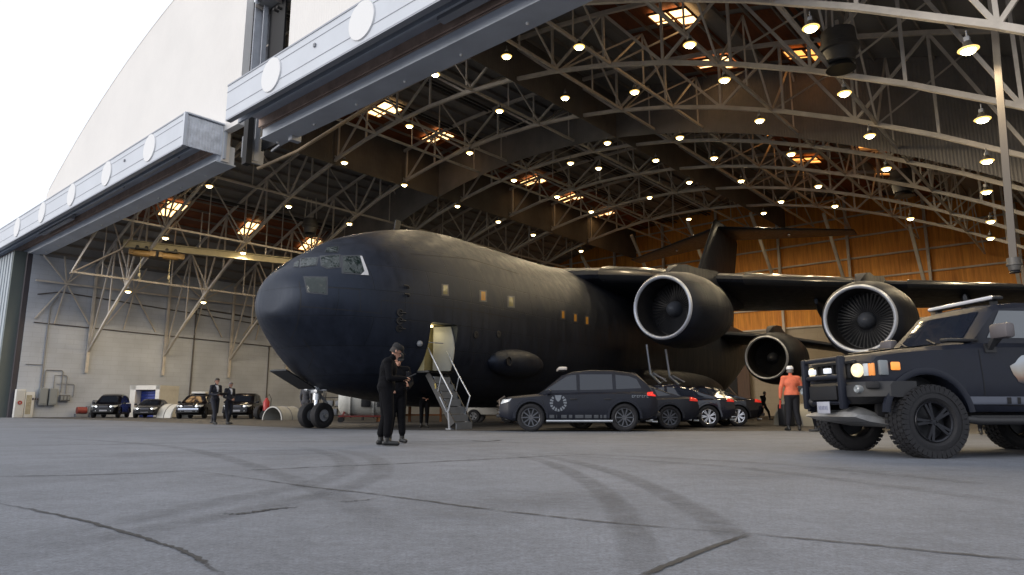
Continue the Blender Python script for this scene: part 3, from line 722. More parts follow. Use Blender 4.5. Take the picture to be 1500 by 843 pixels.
# lining of the doorway
lin = M('olive_door_lining', (.24, .21, .11), .5, var=.1, scale=3)
mb = MB(); y0, y1 = -3.28, -2.34
def q(*p): mb.face(p)
q((DS0, y0 + .35, DZ0), (DS0, y1, DZ0), (DS0, y1, DZ1), (DS0, y0 + .35, DZ1)); q((DS1, y0 + .3, DZ0), (DS1, y0 + .3, DZ1), (DS1, y1, DZ1), (DS1, y1, DZ0))
q((DS0, y1, DZ0), (DS1, y1, DZ0), (DS1, y1, DZ1), (DS0, y1, DZ1)); q((DS0, y0, DZ0 + .01), (DS1, y0, DZ0 + .01), (DS1, y1, DZ0 + .01), (DS0, y1, DZ0 + .01))
q((DS0, y0 + .4, DZ1 - .01), (DS0, y1, DZ1 - .01), (DS1, y1, DZ1 - .01), (DS1, y0 + .4, DZ1 - .01))
door = mb.build('crew_door', lin, air, 0, recalc=False)
mb = MB(); mb.box((DS0 + .22, -2.85, DZ1 - .1), (.3, .2, .06), bev=.01); mb.build('cabin_lamp', M('cabin_lamp_glow', (1, .9, .6), .4, emit=(1, .78, .35), estr=9), door)
cl = bpy.data.lights.new('cabin_light', 'POINT'); cl.energy = 9; cl.color = (1, .85, .5); cl.shadow_soft_size = .1
clo = bpy.data.objects.new('cabin_light', cl); COL.objects.link(clo); clo.parent = air; clo.location = (DS0 + .35, -2.8, DZ1 - .25)
# door leaf folded against the aft edge: a curved pale liner
mb = MB(); rr = []
for i in range(9):
    z = DZ0 + .05 + (DZ1 - DZ0 - .1) * i / 8; bow = .16 * math.sin(math.pi * i / 8)
    rr.append([Vector((DS1 - .06, -3.18 - bow + .1, z)), Vector((DS1 - .02, -3.18 - bow + .1, z)), Vector((DS1 - .02, -2.55 - bow * .4, z)), Vector((DS1 - .30, -2.5, z)), Vector((DS1 - .34, -2.56, z))])
mb.loft(rr); mb.build('door_liner', M('pale_grey_liner', (.34, .34, .31), .45, var=.08), door, 30)
# airstair: leans out from the sill to the ground
st = thing('airstair', None, None); st.parent = air
ST0, ST1 = 4.0, 4.86
a, c = Vector((0, -2.95, 1.86)), Vector((0, -4.05, .16))
stm = M('stair_grey', (.13, .145, .17), .5, .2, var=.15, scale=4)
n = 7
mb = MB()
for x in (ST0, ST1):
    mb.bar((x, a.y, a.z - .08), (x, c.y, c.z), .05, .2)
mb.box(((ST0 + ST1) / 2 - .1, -2.95, 1.84), (ST1 - ST0 + .3, .5, .06))
mb.build('stringer', black2, st, 0)
for i in range(n):
    p = a.lerp(c, (i + .8) / n); mb = MB()
    mb.box(((ST0 + ST1) / 2, p.y, p.z), (ST1 - ST0 - .06, .27, .035)); mb.box(((ST0 + ST1) / 2, p.y - .13, p.z - .1), (ST1 - ST0 - .06, .02, .2)); mb.build('step', stm, st, 0)
for x in (ST0, ST1):
    mb = MB(); mb.bar((x, -3.85, .62), (x, -3.92, .02), .06); mb.box((x, -3.92, .02), (.16, .2, .04)); mb.build('stair_foot', greym, st, 0)
for x in (ST0 - .02, ST1 + .02):
    mb = MB(); mb.tube([(x, -2.95, 2.62), (x, -3.55, 1.72), (x, -4.02, 1.05), (x, -3.86, .52)], .026, 8); mb.tube([(x, -3.55, 1.72), (x, -3.42, 1.2)], .02, 8)
    mb.tube([(x, -3.5, 1.02), (x, -3.8, .55), (x, -4.02, 1.05)], .02, 8); mb.build('handrail', steel, st)
    mb = MB(); mb.box((x, -3.3, 1.42), (.03, .05, .06)); mb.box((x, -3.32, 1.34), (.03, .05, .1)); mb.build('stair_tag', M('amber_green_tag', (.3, .22, .03), .5), st)
mb = MB(); mb.tube([(3.55, -3.0, 2.78), (4.5, -3.15, 2.8)], .02, 6); mb.sphere((3.5, -3.02, 2.72), .1, 10); mb.build('door_arm', greym, air)

# cockpit and cargo windows
cock = M('cockpit_glass', (.008, .016, .014), .03, spec=.6, bump=1., bscale=2.6)
cock.node_tree.nodes['Bump'].inputs['Distance'].default_value = .12
WINS = [[(441.4, 379.8), (465.4, 377.7), (462.7, 388.7), (440.5, 391.4)], [(431.6, 386), (438.6, 381.2), (437, 391.4), (430.7, 391.4)],
        [(469.9, 376.6), (496.5, 374.5), (497.4, 391.4), (479.6, 393.2), (471.6, 389.6)], [(501.9, 376.6), (527.7, 375.9), (538.4, 402), (502.8, 399.4)],
        [(479.6, 362.9), (495.7, 361.7), (493.9, 370), (477, 370)], [(446.7, 406.9), (477.9, 407.4), (477.9, 430.5), (451.2, 427.9)]]
wfm = M('window_frame_dark', (.03, .033, .04), .35)
def quadpatch(poly, mat, name, off, grow=0., parent=air, cuts=3):
    pts = [asurf(*p)[0] for p in poly]
    if any(p is None for p in pts): return None
    cx = sum((p for p in pts), Vector()) / len(pts)
    mb = MB(); g = [(p[0] + (p[0] - sum(q[0] for q in poly) / len(poly)) * grow, p[1] + (p[1] - sum(q[1] for q in poly) / len(poly)) * grow) for p in poly]
    patch(mb, BV, g, aray, off, cuts)
    o = mb.build(name, mat, parent, 60, recalc=False); return o
def mirror_y(o, name):
    me = o.data.copy()
    for v in me.vertices: v.co.y = -v.co.y
    me.flip_normals(); return link_obj(name, me, o.parent)
for wpoly in WINS:
    f = quadpatch(wpoly, wfm, 'window_frame', .008, .16)
    g = quadpatch(wpoly, cock, 'cockpit_window', .016)
    f2 = mirror_y(f, 'window_frame'); g2 = mirror_y(g, 'cockpit_window')
mb = MB(); patch(mb, BV, [(527.5, 375.5), (530.5, 376), (538.8, 398), (540, 404), (528, 403.4), (533.8, 398)], aray, .02, 3); mb.build('window_sill_trim', M('pale_sill_trim', (.5, .5, .52), .4), air, 60, recalc=False)
cw1 = M('cargo_window_lit', (.10, .09, .045), .2, emit=(.9, .75, .3), estr=.05)
cw2 = M('cargo_window_amber', (.2, .1, .02), .2, emit=(1, .45, .08), estr=.09)
for (x, y, m_) in ((652, 425, cw1), (707.5, 434, cw2), (748.5, 442.5, cw1), (824.5, 461.5, cw2), (842.5, 466, cw2), (859.5, 470, cw2)):
    hw_, hh = (4.4, 7.8) if x < 800 else (2.6, 6.2)
    f = quadpatch([(x - hw_ - 1, y - hh - 1), (x + hw_ + 1, y - hh - .3), (x + hw_ + 1, y + hh + 1), (x - hw_ - 1, y + hh + .4)], wfm, 'cargo_window', .008, 0)
    g = quadpatch([(x - hw_ * .7, y - hh * .85), (x + hw_ * .7, y - hh * .8), (x + hw_ * .7, y + hh * .85), (x - hw_ * .7, y + hh * .8)], m_, 'window_pane', .015, 0, f)
# seams, probes, vents on the nose
mb = MB()
def seam(pts, wpx=.5):
    for (x0, y0), (x1, y1) in zip(pts, pts[1:]):
        d = math.hypot(x1 - x0, y1 - y0); nx, ny = -(y1 - y0) / d * wpx, (x1 - x0) / d * wpx
        k = max(1, int(d / 40))
        for i in range(k):
            u0, u1 = i / k, (i + 1) / k
            ax, ay, bx, by = x0 + (x1 - x0) * u0, y0 + (y1 - y0) * u0, x0 + (x1 - x0) * u1, y0 + (y1 - y0) * u1
            patch(mb, BV, [(ax + nx, ay + ny), (bx + nx, by + ny), (bx - nx, by - ny), (ax - nx, ay - ny)], aray, .004, 2)
seam([(438, 412), (441, 430), (440, 449), (436, 475), (426, 498)], .55)
seam([(440, 449), (470, 451.5), (500, 454), (559, 459.5)]); seam([(479, 421), (527, 424.5), (528, 457)], .45); seam([(558, 440), (620, 446), (690, 455), (760, 468)])
seam([(558, 440), (559, 462)], .4); seam([(445, 498), (460, 520), (450, 545)], .5); seam([(420, 470), (400, 520)], .4); seam([(600, 372), (690, 380), (760, 402)], .4)
seam([(600, 345), (606, 400), (604, 452)], .35); seam([(690, 456), (694, 520), (690, 570)], .35); seam([(780, 400), (790, 470), (786, 560)], .35)
mb.build('panel_seam', seamm, air, 0, recalc=False)
mb = MB()
for (x, y) in ((585.5, 458.5), (585, 470), (584.5, 481)):
    p, nn = asurf(x, y); mt = Matrix.Translation(p) @ nn.to_track_quat('X', 'Z').to_matrix().to_4x4()
    mb.lathe([(0, .12), (.05, .12), (.05, .075), (.01, .07), (.01, .0005)], 20, mt); mb.tube([mt @ Vector((.04, 0, 0)), mt @ Vector((.07, .12, 0)), mt @ Vector((.05, .2, 0))], .025, 6)
for (x, y) in ((597, 421), (598, 433)):
    p, nn = asurf(x, y); mt = Matrix.Translation(p) @ nn.to_track_quat('X', 'Z').to_matrix().to_4x4()
    mb.tube([mt @ Vector((0, 0, 0)), mt @ Vector((.09, -.03, 0)), mt @ Vector((.11, -.2, 0))], .03, 6); mb.sphere(mt @ Vector((.01, 0, 0)), .06, 8)
mb.build('air_data_probe', black2, air)
mb = MB()
for (x, y) in ((697, 491), (730, 490)):
    p, nn = asurf(x, y); mt = Matrix.Translation(p) @ nn.to_track_quat('X', 'Z').to_matrix().to_4x4(); mb.lathe([(0, .13), (.02, .13), (.03, .09), (.01, .0005)], 18, mt)
mb.build('round_vent', black2, air)
p = Vector((5.3, 0, smooth_interp(TOP, 5.3)))
mb = MB(); mb.loft([[Vector((p.x + dx, dy, p.z + z)) for dx, dy in ((-.14 + o_, -.02), (.14 + o_, -.03), (.14 + o_, .03), (-.14 + o_, .02))] for z, o_ in ((-.15, 0), (.28, .08), (.42, .1))]); mb.build('blade_antenna', black2, air, 0)
# air-conditioning pod ahead of the gear fairing, and the gear fairing itself
def pod(y, s0, s1, z, ry, rz, name):
    mb = MB(); rr = []
    for i in range(25):
        u = i / 24; s = s0 + (s1 - s0) * u; f = max(.001, (4 * u * (1 - u))) ** .42 if name != 'gear_fairing' else max(.001, 1 - abs(2 * u - 1) ** 3.2) ** .6
        rr.append([Vector((s, y + ry * f * math.cos(a), z + rz * f * math.sin(a))) for a in [2 * math.pi * k / 24 for k in range(24)]])
    mb.loft(rr); return mb.build(name, black, air)
for sd_ in (-1, 1):
    pp = pod(sd_ * 3.2, 6.9, 10.4, 2.35, .55, .55, 'intake_pod')
    mb = MB(); mb.lathe([(0, .001), (.0, .14), (.05, .17), (.05, .14), (-.1, .1)], 18, Matrix.Translation((7.55, sd_ * 3.66, 2.36)) @ Matrix.Rotation(R(90 if sd_ > 0 else -90), 4, 'Z')); mb.build('intake', seamm, pp)
    pod(sd_ * 2.75, 15.5, 33.5, 1.75, 1.35, 1.15, 'gear_fairing')

# wings and tail: aerofoil lofts
def foil(n=14):
    up, lo = [], []
    for i in range(n + 1):
        x = .5 * (1 - math.cos(math.pi * i / n)); y = 5 * (.2969 * math.sqrt(x) - .126 * x - .3516 * x * x + .2843 * x ** 3 - .1015 * x ** 4)
        up.append((x, y)); lo.append((x, -y * .75))
    return up + lo[-2:0:-1]
FO = foil()
def aerofoil(name, stations, side, mat, vertical=False, parent=air, droop=0.):
    """stations: (span, s of leading edge, chord, z, thickness ratio)"""
    mb = MB(); rr = []
    for (u, sl_, c_, z, th_) in stations:
        rr.append([Vector((sl_ + x * c_, side * u, z + y * th_ * c_ - x * c_ * droop)) if not vertical else Vector((sl_ + x * c_, y * th_ * c_, z)) for x, y in FO])
    mb.loft(rr); return mb.build(name, mat, parent, 30)
lem = M('glossy_leading_edge', (.02, .023, .03), .30, var=.2, scale=2, coat=.3)
WST = [(1.2, 15.2, 11.6, 7.05, .14), (2.6, 16.0, 10.8, 7.08, .135), (7.9, 18.7, 8.9, 6.72, .125), (14.2, 21.9, 6.6, 6.30, .115), (20, 24.9, 4.6, 5.95, .105), (25, 27.5, 2.9, 5.6, .1)]
def wing_z(u): return interp([(a[0], a[3]) for a in WST], u)
def wing_s(u): return interp([(a[0], a[1]) for a in WST], u)
def nacelle(u, s, z, sc, yaw, side, starb=False):
    e = bpy.data.objects.new('engine', None); COL.objects.link(e)
    mb = MB(); mb.lathe([(.10, 1.22), (.25, 1.32), (.7, 1.42), (1.5, 1.5), (2.4, 1.46), (3.3, 1.3), (4.1, 1.06), (4.1, .98), (3.4, .9), (3.4, .001)], 48)
    bpy.data.objects.remove(e)
    e = mb.build('engine', black, air)
    e.location = (s, side * u, z); e.rotation_euler = (0, R(-2), yaw * side); e.scale = (sc, sc, sc)
    mb = MB(); mb.lathe([(.10, 1.224), (.04, 1.205), (.01, 1.18), (.0, 1.158), (.012, 1.13), (.05, 1.10), (.10, 1.085)], 64); mb.build('inlet_lip', M('bright_inlet_lip', (.50, .55, .66), .36, .5), e)
    mb = MB(); mb.lathe([(.098, 1.087), (.5, 1.02), (1.2, 1.04), (1.2, .0005)], 48); mb.build('inlet_duct', M('inlet_duct_black', (.012, .012, .014), .45), e)
    mb = MB()
    for k in range(44):
        a = 2 * math.pi * k / 44; rot = Matrix.Rotation(a, 4, 'X')
        r0 = [(-.055, .0), (.055, .1)]; pts = []
        for (r, tw, cw) in ((.3, .03, .018), (.65, .05, .026), (1.0, .075, .036)):
            pts.append([rot @ Vector((1.1 - tw * .6, -cw, r)), rot @ Vector((1.1 + tw * .6, cw, r)), rot @ Vector((1.112 + tw * .6, cw, r)), rot @ Vector((1.112 - tw * .6, -cw, r))])
        mb.loft(pts)
    mb.build('fan', M('fan_blade_metal', (.045, .047, .054), .4, .5), e, 30)
    mb = MB(); mb.lathe([(.62, .001), (.64, .05), (.72, .15), (.85, .24), (1.0, .3), (1.12, .32)], 32); mb.build('spinner', M('spinner_grey', (.05, .056, .07), .35), e)
    mb = MB(); mb.lathe([(3.3, .86), (4.4, .8), (5.0, .6), (5.0, .5), (5.5, .12), (5.6, .001)], 32); mb.build('exhaust', M('exhaust_metal', (.07, .06, .055), .4, .7, var=.2), e)
    return e
def pylon(u, s, z, side, sc, ws, wz, rear=3.0):
    mb = MB(); rr = []
    for (x, zt, zb_, hw_) in ((.75, 1.42, 1.2, .02), (1.0, 1.62, 1.2, .16), (1.5, 1.86, 1.2, .26), (2.3, 2.0, 1.1, .30), (3.5, 2.05, .9, .30), (ws - s + .2, wz - z + .35, .6, .3), (ws - s + rear, wz - z + .2, .9, .26), (ws - s + rear + 2.0, wz - z - .1, 1.3, .05)):
        rr.append([Vector((s + x, side * u + hw_ * k, z + (zt if t else zb_) * (sc if x < 4 else 1))) for k, t in ((-1, 0), (1, 0), (.8, 1), (-.8, 1))])
    mb.loft(rr); return mb.build('pylon', black, air, 30)
for side, nm in ((-1, 'port'), (1, 'starboard')):
    wg = aerofoil('wing', WST, side, black, droop=.055)
    mb = MB()                                            # leading edge slats, set just ahead of the wing nose
    for (u0, u1) in ((2.9, 6.9), (8.9, 13.2), (15.3, 19.6), (19.8, 24.6)):
        rr = []
        for u in (u0, u1):
            c_ = interp([(q_[0], q_[2]) for q_ in WST], u); th_ = interp([(q_[0], q_[4]) for q_ in WST], u); s_, z_ = wing_s(u), wing_z(u)
            rr.append([Vector((s_ - .05 + x * c_, side * u, z_ + .01 + y * th_ * c_ * 1.06)) for x, y in [(f[0], f[1]) for f in FO if f[0] < .13]])
        mb.loft(rr)
    mb.build('leading_edge_slat', lem, wg, 40)
    for u, s, z in ((7.57, 12.5, 4.62), (14.18, 15.35, 3.97)):
        nacelle(u, s, z, 1.06, R(6), side); pylon(u, s, z, side, 1.06, wing_s(u), wing_z(u))
    for u, s0 in ((5.4, 25.2), (11.3, 25.6), (17.4, 26.4)):
        mb = MB(); rr = []
        for i in range(13):
            v = i / 12; f = math.sin(math.pi * min(1, .04 + v * .96)) ** .6; s = s0 - 2.6 + 5.6 * v
            rr.append([Vector((s, side * u + .28 * f * math.cos(a), wing_z(u) - .55 - .75 * v + .65 * f * math.sin(a))) for a in [2 * math.pi * k / 12 for k in range(12)]])
        mb.loft(rr); mb.build('flap_fairing', black, wg)
    # lower rear wing with its own engine
    RW = [(1.0, 31.6, 6.6, 5.75, .13), (2.6, 32.4, 6.2, 5.7, .13), (6.6, 34.5, 5.0, 5.35, .12), (13, 37.6, 3.4, 4.15, .11), (15.5, 38.8, 2.6, 3.7, .1)]
    r_ = aerofoil('rear_wing', RW, side, black, droop=.05)
    nacelle(6.6, 31.1, 3.80, 1.12, R(6), side); pylon(6.6, 31.1, 3.80, side, 1.12, 34.5, 5.35, 2)
    mb = MB(); rr = []
    for i in range(11):
        v = i / 10; f = math.sin(math.pi * min(1, .04 + v * .96)) ** .6
        rr.append([Vector((37.2 + 4 * v, side * 10.2 + .22 * f * math.cos(a), 4.35 - .5 * v + .6 * f * math.sin(a))) for a in [2 * math.pi * k / 12 for k in range(12)]])
    mb.loft(rr); mb.build('flap_fairing', black, r_)
    aerofoil('tailplane', [(.1, 43.2, 5.6, 15.85, .1), (9.9, 47.6, 2.2, 15.12, .09)], side, black)
    for u in (5.0,): mb = MB(); mb.sphere((45.5 + 1.6, side * u, 15.3), .13, 10); mb.build('tail_lamp', steel, air)
mb = MB()
fin_ = aerofoil('vertical_fin', [(0, 34.7, 11.8, 7.0, .10), (0, 35.9, 11.0, 8.4, .10), (0, 38.9, 8.7, 11.9, .10), (0, 42.2, 7.0, 15.6, .10), (0, 42.85, 5.6, 16.4, .09), (0, 43.3, 4.2, 16.6, .02)], 1, black, True)
# nose gear
ng = bpy.data.objects.new('nose_gear', None); COL.objects.link(ng); ng.parent = air
gpos = AMI @ ground(467, 627.5); gs = gpos.x + .05
ng.location = (gs, gpos.y + .25, 0)
mb = MB(); mb.tube([(0, 0, .42), (0, 0, 1.0)], .085, 14); mb.build('oleo_strut', chrome, ng)
mb = MB(); mb.tube([(0, 0, .95), (.04, 0, 2.2)], .14, 14); mb.tube([(-.1, 0, 1.55), (-.65, .05, 2.4)], .07, 10); mb.tube([(.0, -.38, 1.3), (0, .38, 1.3)], .06, 10); mb.box((0, 0, 1.28), (.3, .34, .22), bev=.03); mb.tube([(0, -.55, .42), (0, .55, .42)], .06, 10)
for y in (-.42, .42): mb.tube([(-.02, y, 1.3), (-.02, y * 1.4, 1.32)], .075, 10)
mb.build('gear_leg', alu, ng)
mb = MB(); mb.tube([(.12, 0, 1.15), (.46, 0, .85), (.14, 0, .5)], .04, 8); mb.tube([(.12, .07, 1.15), (.46, .07, .85), (.14, .07, .5)], .025, 8); mb.tube([(-.1, .1, 1.2), (-.16, .12, 1.7), (.0, .1, 2.1)], .025, 6); mb.build('scissor_link', greym, ng)
mb = MB(); mb.sphere((-.16, -.2, 1.38), (.08, .1, .1), 12); mb.sphere((-.16, .2, 1.38), (.08, .1, .1), 12); mb.build('taxi_light', M('taxi_light_glass', (.6, .65, .7), .15, spec=.8), ng)
def lathe_wheel(r, w_, rim_r, seg=40):
    h = w_ / 2
    return [(-h * .75, rim_r), (-h, rim_r + .05), (-h * 1.0, r * .86), (-h * .8, r * .97), (-h * .35, r), (h * .35, r), (h * .8, r * .97), (h, r * .86), (h, rim_r + .05), (h * .75, rim_r)]
YROT = Matrix.Rotation(R(90), 4, 'Z')
def plane_wheel(y):
    mb = MB(); mb.lathe(lathe_wheel(.43, .30, .2), 40, YROT); t_ = mb.build('wheel', rubber, ng); t_.location = (0, y, .43)
    mb = MB(); mb.lathe([(-.10, .001), (-.10, .2), (-.08, .215), (.08, .215), (.10, .2), (.06, .14), (.12, .1), (.12, .06), (.14, .001)], 28, YROT)
    for k in range(8): a = k * math.pi / 4; mb.sphere((math.cos(a) * .12, -.1, math.sin(a) * .12), .018, 6); mb.sphere((math.cos(a) * .12, .1, math.sin(a) * .12), .018, 6)
    mb.build('rim', greym, t_)
plane_wheel(-.33); plane_wheel(.33)
for y in (-.62, .62):
    mb = MB(); mb.box((0, y * 1.05, 1.45), (1.4, .04, .9), rot=None); o = mb.build('gear_door', black2, ng, 0); o.location = (.9, 0, .35)
mb = MB(); mb.box((0, 0, 0), (1.35, .85, .05)); fd = mb.build('gear_door', black2, ng, 0); fd.location = (-.95, .1, 1.62); fd.rotation_euler = (0, R(25), 0)
mb = MB(); mb.tube([(-.7, .1, 1.75), (-.35, .1, 2.2)], .03, 6); mb.build('door_rod', greym, ng)
mb = MB(); mb.box((1.15, -.3, 1.32), (.5, .3, .1), bev=.03); mb.build('scuffed_hatch', M('pale_hatch', (.45, .45, .44), .5, var=.4, scale=9), ng)
# main gear: two bogies a side and the bright door edges in front of them
for side in (-1, 1):
    for s in (22.4, 25.0):
        mg = bpy.data.objects.new('main_gear', None); COL.objects.link(mg); mg.parent = air; mg.location = (s, side * 3.9, 0)
        mb = MB(); mb.tube([(0, 0, .5), (0, 0, 2.0)], .16, 12); mb.tube([(0, -.75, .6), (0, .75, .6)], .09, 10); mb.build('oleo_strut', alu, mg)
        for y in (-.72, 0, .72):
            mb = MB(); mb.lathe(lathe_wheel(.6, .42, .26), 32, YROT); t_ = mb.build('wheel', rubber, mg); t_.location = (0, y, .6)
            mb = MB(); mb.lathe([(-.15, .001), (-.15, .26), (.15, .26), (.1, .15), (.15, .001)], 20, YROT); mb.build('rim', greym, t_)
edgem = M('bright_door_edge', (.4, .44, .52), .3, .7)
for px in ((947, 505, 953, 548, 967, 562), (975, 512, 981, 552, 993, 563)):
    mb = MB(); P = []
    for i in range(3):
        d = pray(px[2 * i], px[2 * i + 1]); k = 33.0 / d.y; P.append(AMI @ (EYE + d * k))
    mb.tube(P, .06, 8); mb.tube([P[1], P[1] + Vector((.6, -.5, -.25)), P[2]], .05, 8)
    dd = Vector((1.1, .5, 0))
    mb.bar(P[1] + Vector((.05, -.1, .05)), P[2] + Vector((.25, -.2, .1)), .16, .05); mb.build('gear_door_edge', edgem, air)
    mb = MB(); mb.face([P[0] + Vector((.03, 0, 0)), P[1] + Vector((.03, 0, 0)), P[2] + Vector((.03, 0, 0)), P[2] + dd, P[1] + dd, P[0] + dd]); mb.build('main_gear_door', black2, air, 0)
# ------------------------------------------------------------------ vehicles
# local frame: x forward, y left, z up, origin on the ground between the axles
def body_section(x, zb, zt, w_, crown, tumble=.93):
    h = zt - zb
    half = [(.0, zb), (.72 * w_, zb), (.93 * w_, zb + .04 * h), (.985 * w_, zb + .16 * h), (w_, zb + .45 * h), (.992 * w_, zb + .72 * h), (tumble * w_ + .02, zb + .93 * h), (tumble * w_ - .06, zt), (.45 * w_, zt + crown * .75), (0, zt + crown)]
    return [Vector((x, y, z)) for y, z in half] + [Vector((x, -y, z)) for y, z in half[-2:0:-1]]
def cabin_section(x, zb, zt, wb_, wt, cr):
    half = [(0, zb), (wb_, zb), (wb_ + (wt - wb_) * .5, zb + (zt - zb) * .5), (wt + .02, zb + (zt - zb) * .88), (wt - .06, zt), (wt * .5, zt + cr * .8), (0, zt + cr)]
    return [Vector((x, y, z)) for y, z in half] + [Vector((x, -y, z)) for y, z in half[-2:0:-1]]
def wheel(parent, x, y, r, w_, rimmat, spokes=5, rim_r=None, knob=False, detail=True):
    rim_r = rim_r or r * .64; sd = 1 if y > 0 else -1
    mb = MB(); mb.lathe(lathe_wheel(r, w_, rim_r), 44, YROT)
    if knob:
        for k in range(40):
            a = 2 * math.pi * k / 40
            for j, yy in enumerate((-.38, -.13, .13, .38)):
                aa = a + (.08 if j % 2 else 0)
                mb.box((math.sin(aa) * (r + .004), yy * w_, math.cos(aa) * (r + .004)), (.045, w_ * .2, .025), Matrix.Rotation(0, 3, 'Y')) if False else None
                m_ = Matrix.Rotation(aa, 3, 'Y'); vs = mb.box((0, 0, 0), (.05, w_ * .2, .022)); bmesh.ops.transform(mb.b, matrix=m_.to_4x4() @ Matrix.Translation((0, yy * w_, r + .003)), verts=vs)
            m_ = Matrix.Rotation(a, 3, 'Y')
            vs = mb.box((0, 0, 0), (.06, .02, .09)); bmesh.ops.transform(mb.b, matrix=m_.to_4x4() @ Matrix.Translation((0, sd * w_ * .5, r * .90)), verts=vs)
    t_ = mb.build('wheel', rubber, parent); t_.location = (x, y, r)
    mb = MB(); o = sd * w_ * .42
    mb.lathe([(-o, rim_r * .98), (o * .6, rim_r * .9), (o, rim_r * .93), (o * 1.08, rim_r * 1.0), (o * 1.02, rim_r * 1.03), (-o, rim_r * 1.02)], 36, YROT)
    for k in range(spokes):
        a = 2 * math.pi * k / spokes
        for da in ((-.13, .13) if spokes < 8 else (0,)):
            p0 = Vector((math.cos(a + da * .6) * rim_r * .16, o * .88, math.sin(a + da * .6) * rim_r * .16)); p1 = Vector((math.cos(a + da) * rim_r * .96, o * .95, math.sin(a + da) * rim_r * .96))
            mb.bar(p0, p1, rim_r * .15, .035)
    mb.lathe([(o * .6, rim_r * .24), (o * 1.0, rim_r * .22), (o * 1.02, .001)], 16, YROT)
    if detail:
        for k in range(spokes): a = 2 * math.pi * (k + .5) / spokes; mb.sphere((math.cos(a) * rim_r * .17, o * 1.02, math.sin(a) * rim_r * .17), .014, 6)
    mb.build('rim', rimmat, t_)
    mb = MB(); mb.lathe([(o * .1, rim_r * .9), (o * .1, .001)], 24, YROT); mb.build('brake_disc', black2, t_)
    return t_
def car_body(S, paint, root):
    """loft of lower body and cabin, wheel arches cut out"""
    x0, x1 = S['top'][0][0], S['top'][-1][0]
    xs = sorted(set([x0 + (x1 - x0) * i / 56 for i in range(57)] + [p[0] for p in S['top']] + [p[0] for p in S['bot']]))
    mb = MB(); mb.loft([body_section(x, smooth_interp(S['bot'], x), smooth_interp(S['top'], x), smooth_interp(S['hw'], x), S.get('crown', .035), S.get('tumble', .93)) for x in xs])
    low = mb.data('body', paint)
    mb = MB()
    for ax in S['axles']:
        for sd in (-1, 1): mb.lathe([(-.42, .001), (-.42, S['arch']), (.42, S['arch']), (.42, .001)], 36, Matrix.Translation((ax, sd * (S['track'] + .16), S['r'] + S.get('archz', 0))) @ YROT)
    low = cut(low, mb.data('cutter', paint))
    b = bmesh.new(); b.from_mesh(low)
    c = MB(); cx = S['roof']; xs = sorted(set([cx[0][0] + (cx[-1][0] - cx[0][0]) * i / 34 for i in range(35)] + [p[0] for p in cx]))
    rr = []
    for x in xs:
        zb = smooth_interp(S['top'], x) - .06; zt = max(zb + .02, interp(cx, x)); f = min(1, (zt - zb) / S['ch']); wb_ = smooth_interp(S['hw'], x) * S.get('tumble', .93) - .05
        rr.append(cabin_section(x, zb, zt, wb_, wb_ * (1 - S.get('lean', .17) * f), .035 * f))
    c.loft(rr); cm = c.data('cabin', paint); b.from_mesh(cm)
    me = bpy.data.meshes.new('body'); b.to_mesh(me); b.free(); me.materials.append(paint)
    for p in me.polygons: p.use_smooth = True; p.material_index = 0
    me.set_sharp_from_angle(angle=R(32))
    o = link_obj('body', me, root); return o, bvh_of(me)
def side_ray(sd): return lambda x, z: (Vector((x, sd * 4, z)), Vector((0, -sd, 0)))
def front_ray(y, z): return Vector((6, y, z)), Vector((-1, 0, 0))
def rear_ray(y, z): return Vector((-6, y, z)), Vector((1, 0, 0))
def top_ray(x, y): return Vector((x, y, 5)), Vector((0, 0, -1))
def skin_part(name, bvh, polys, ray, mat, root, off=.006, cuts=3):
    mb = MB()
    for p in polys: patch(mb, bvh, p, ray, off, cuts)
    return mb.build(name, mat, root, 50, recalc=False)
def band(pts, hw_):
    out = []
    for (a, b), (c, d) in zip(pts, pts[1:]):
        l = math.hypot(c - a, d - b); nx, ny = -(d - b) / l * hw_, (c - a) / l * hw_
        out.append([(a + nx, b + ny), (c + nx, d + ny), (c - nx, d - ny), (a - nx, b - ny)])
    return out
def lampbox(name, c, d, mat, root, rot=None):
    mb = MB(); mb.box(c, d, rot, bev=min(d) * .25); return mb.build(name, mat, root, 40)
mattecar = M('matte_slate_paint', (.0085, .0105, .019), .46, var=.25, scale=2.5, spec=.34)
gloss = M('gloss_black_paint', (.004, .004, .007), .14, spec=.4, coat=.15)
glossblue = M('gloss_midnight_paint', (.008, .010, .022), .14, spec=.5, coat=.3)
autoglass = M('tinted_auto_glass', (.012, .016, .026), .05, spec=.7)
sideglass = M('pale_side_glass', (.05, .06, .07), .06, spec=1., coat=.5)
darkrim = M('dark_rim', (.022, .023, .028), .35, .6, var=.1)
silvrim = M('silver_rim', (.75, .76, .8), .22, .9)
trim = M('black_plastic_trim', (.016, .016, .018), .55)
lamp_clear = M('headlamp_lens', (.55, .58, .6), .12, spec=.9)
lit_warm = M('lit_headlamp', (.5, .45, .35), .3, emit=(1, .80, .45), estr=1.1)
lit_white = M('lit_lamp_white', (1, 1, 1), .3, emit=(.9, .95, 1), estr=2.2)
lit_spot = M('lit_spot_white', (.4, .4, .4), .3, emit=(.85, .9, 1), estr=.75)
amber = M('amber_lens', (.7, .25, .06), .25, emit=(1, .35, .08), estr=.35)
amber_lit = M('amber_lens_lit', (.9, .3, .06), .25, emit=(1, .36, .06), estr=.6)
tail_lit = M('tail_lamp_lens', (.6, .03, .02), .2, emit=(1, .05, .03), estr=.25)
plate = M('pale_plate', (.36, .37, .42), .5)
platetxt = M('plate_ink', (.09, .1, .2), .6)

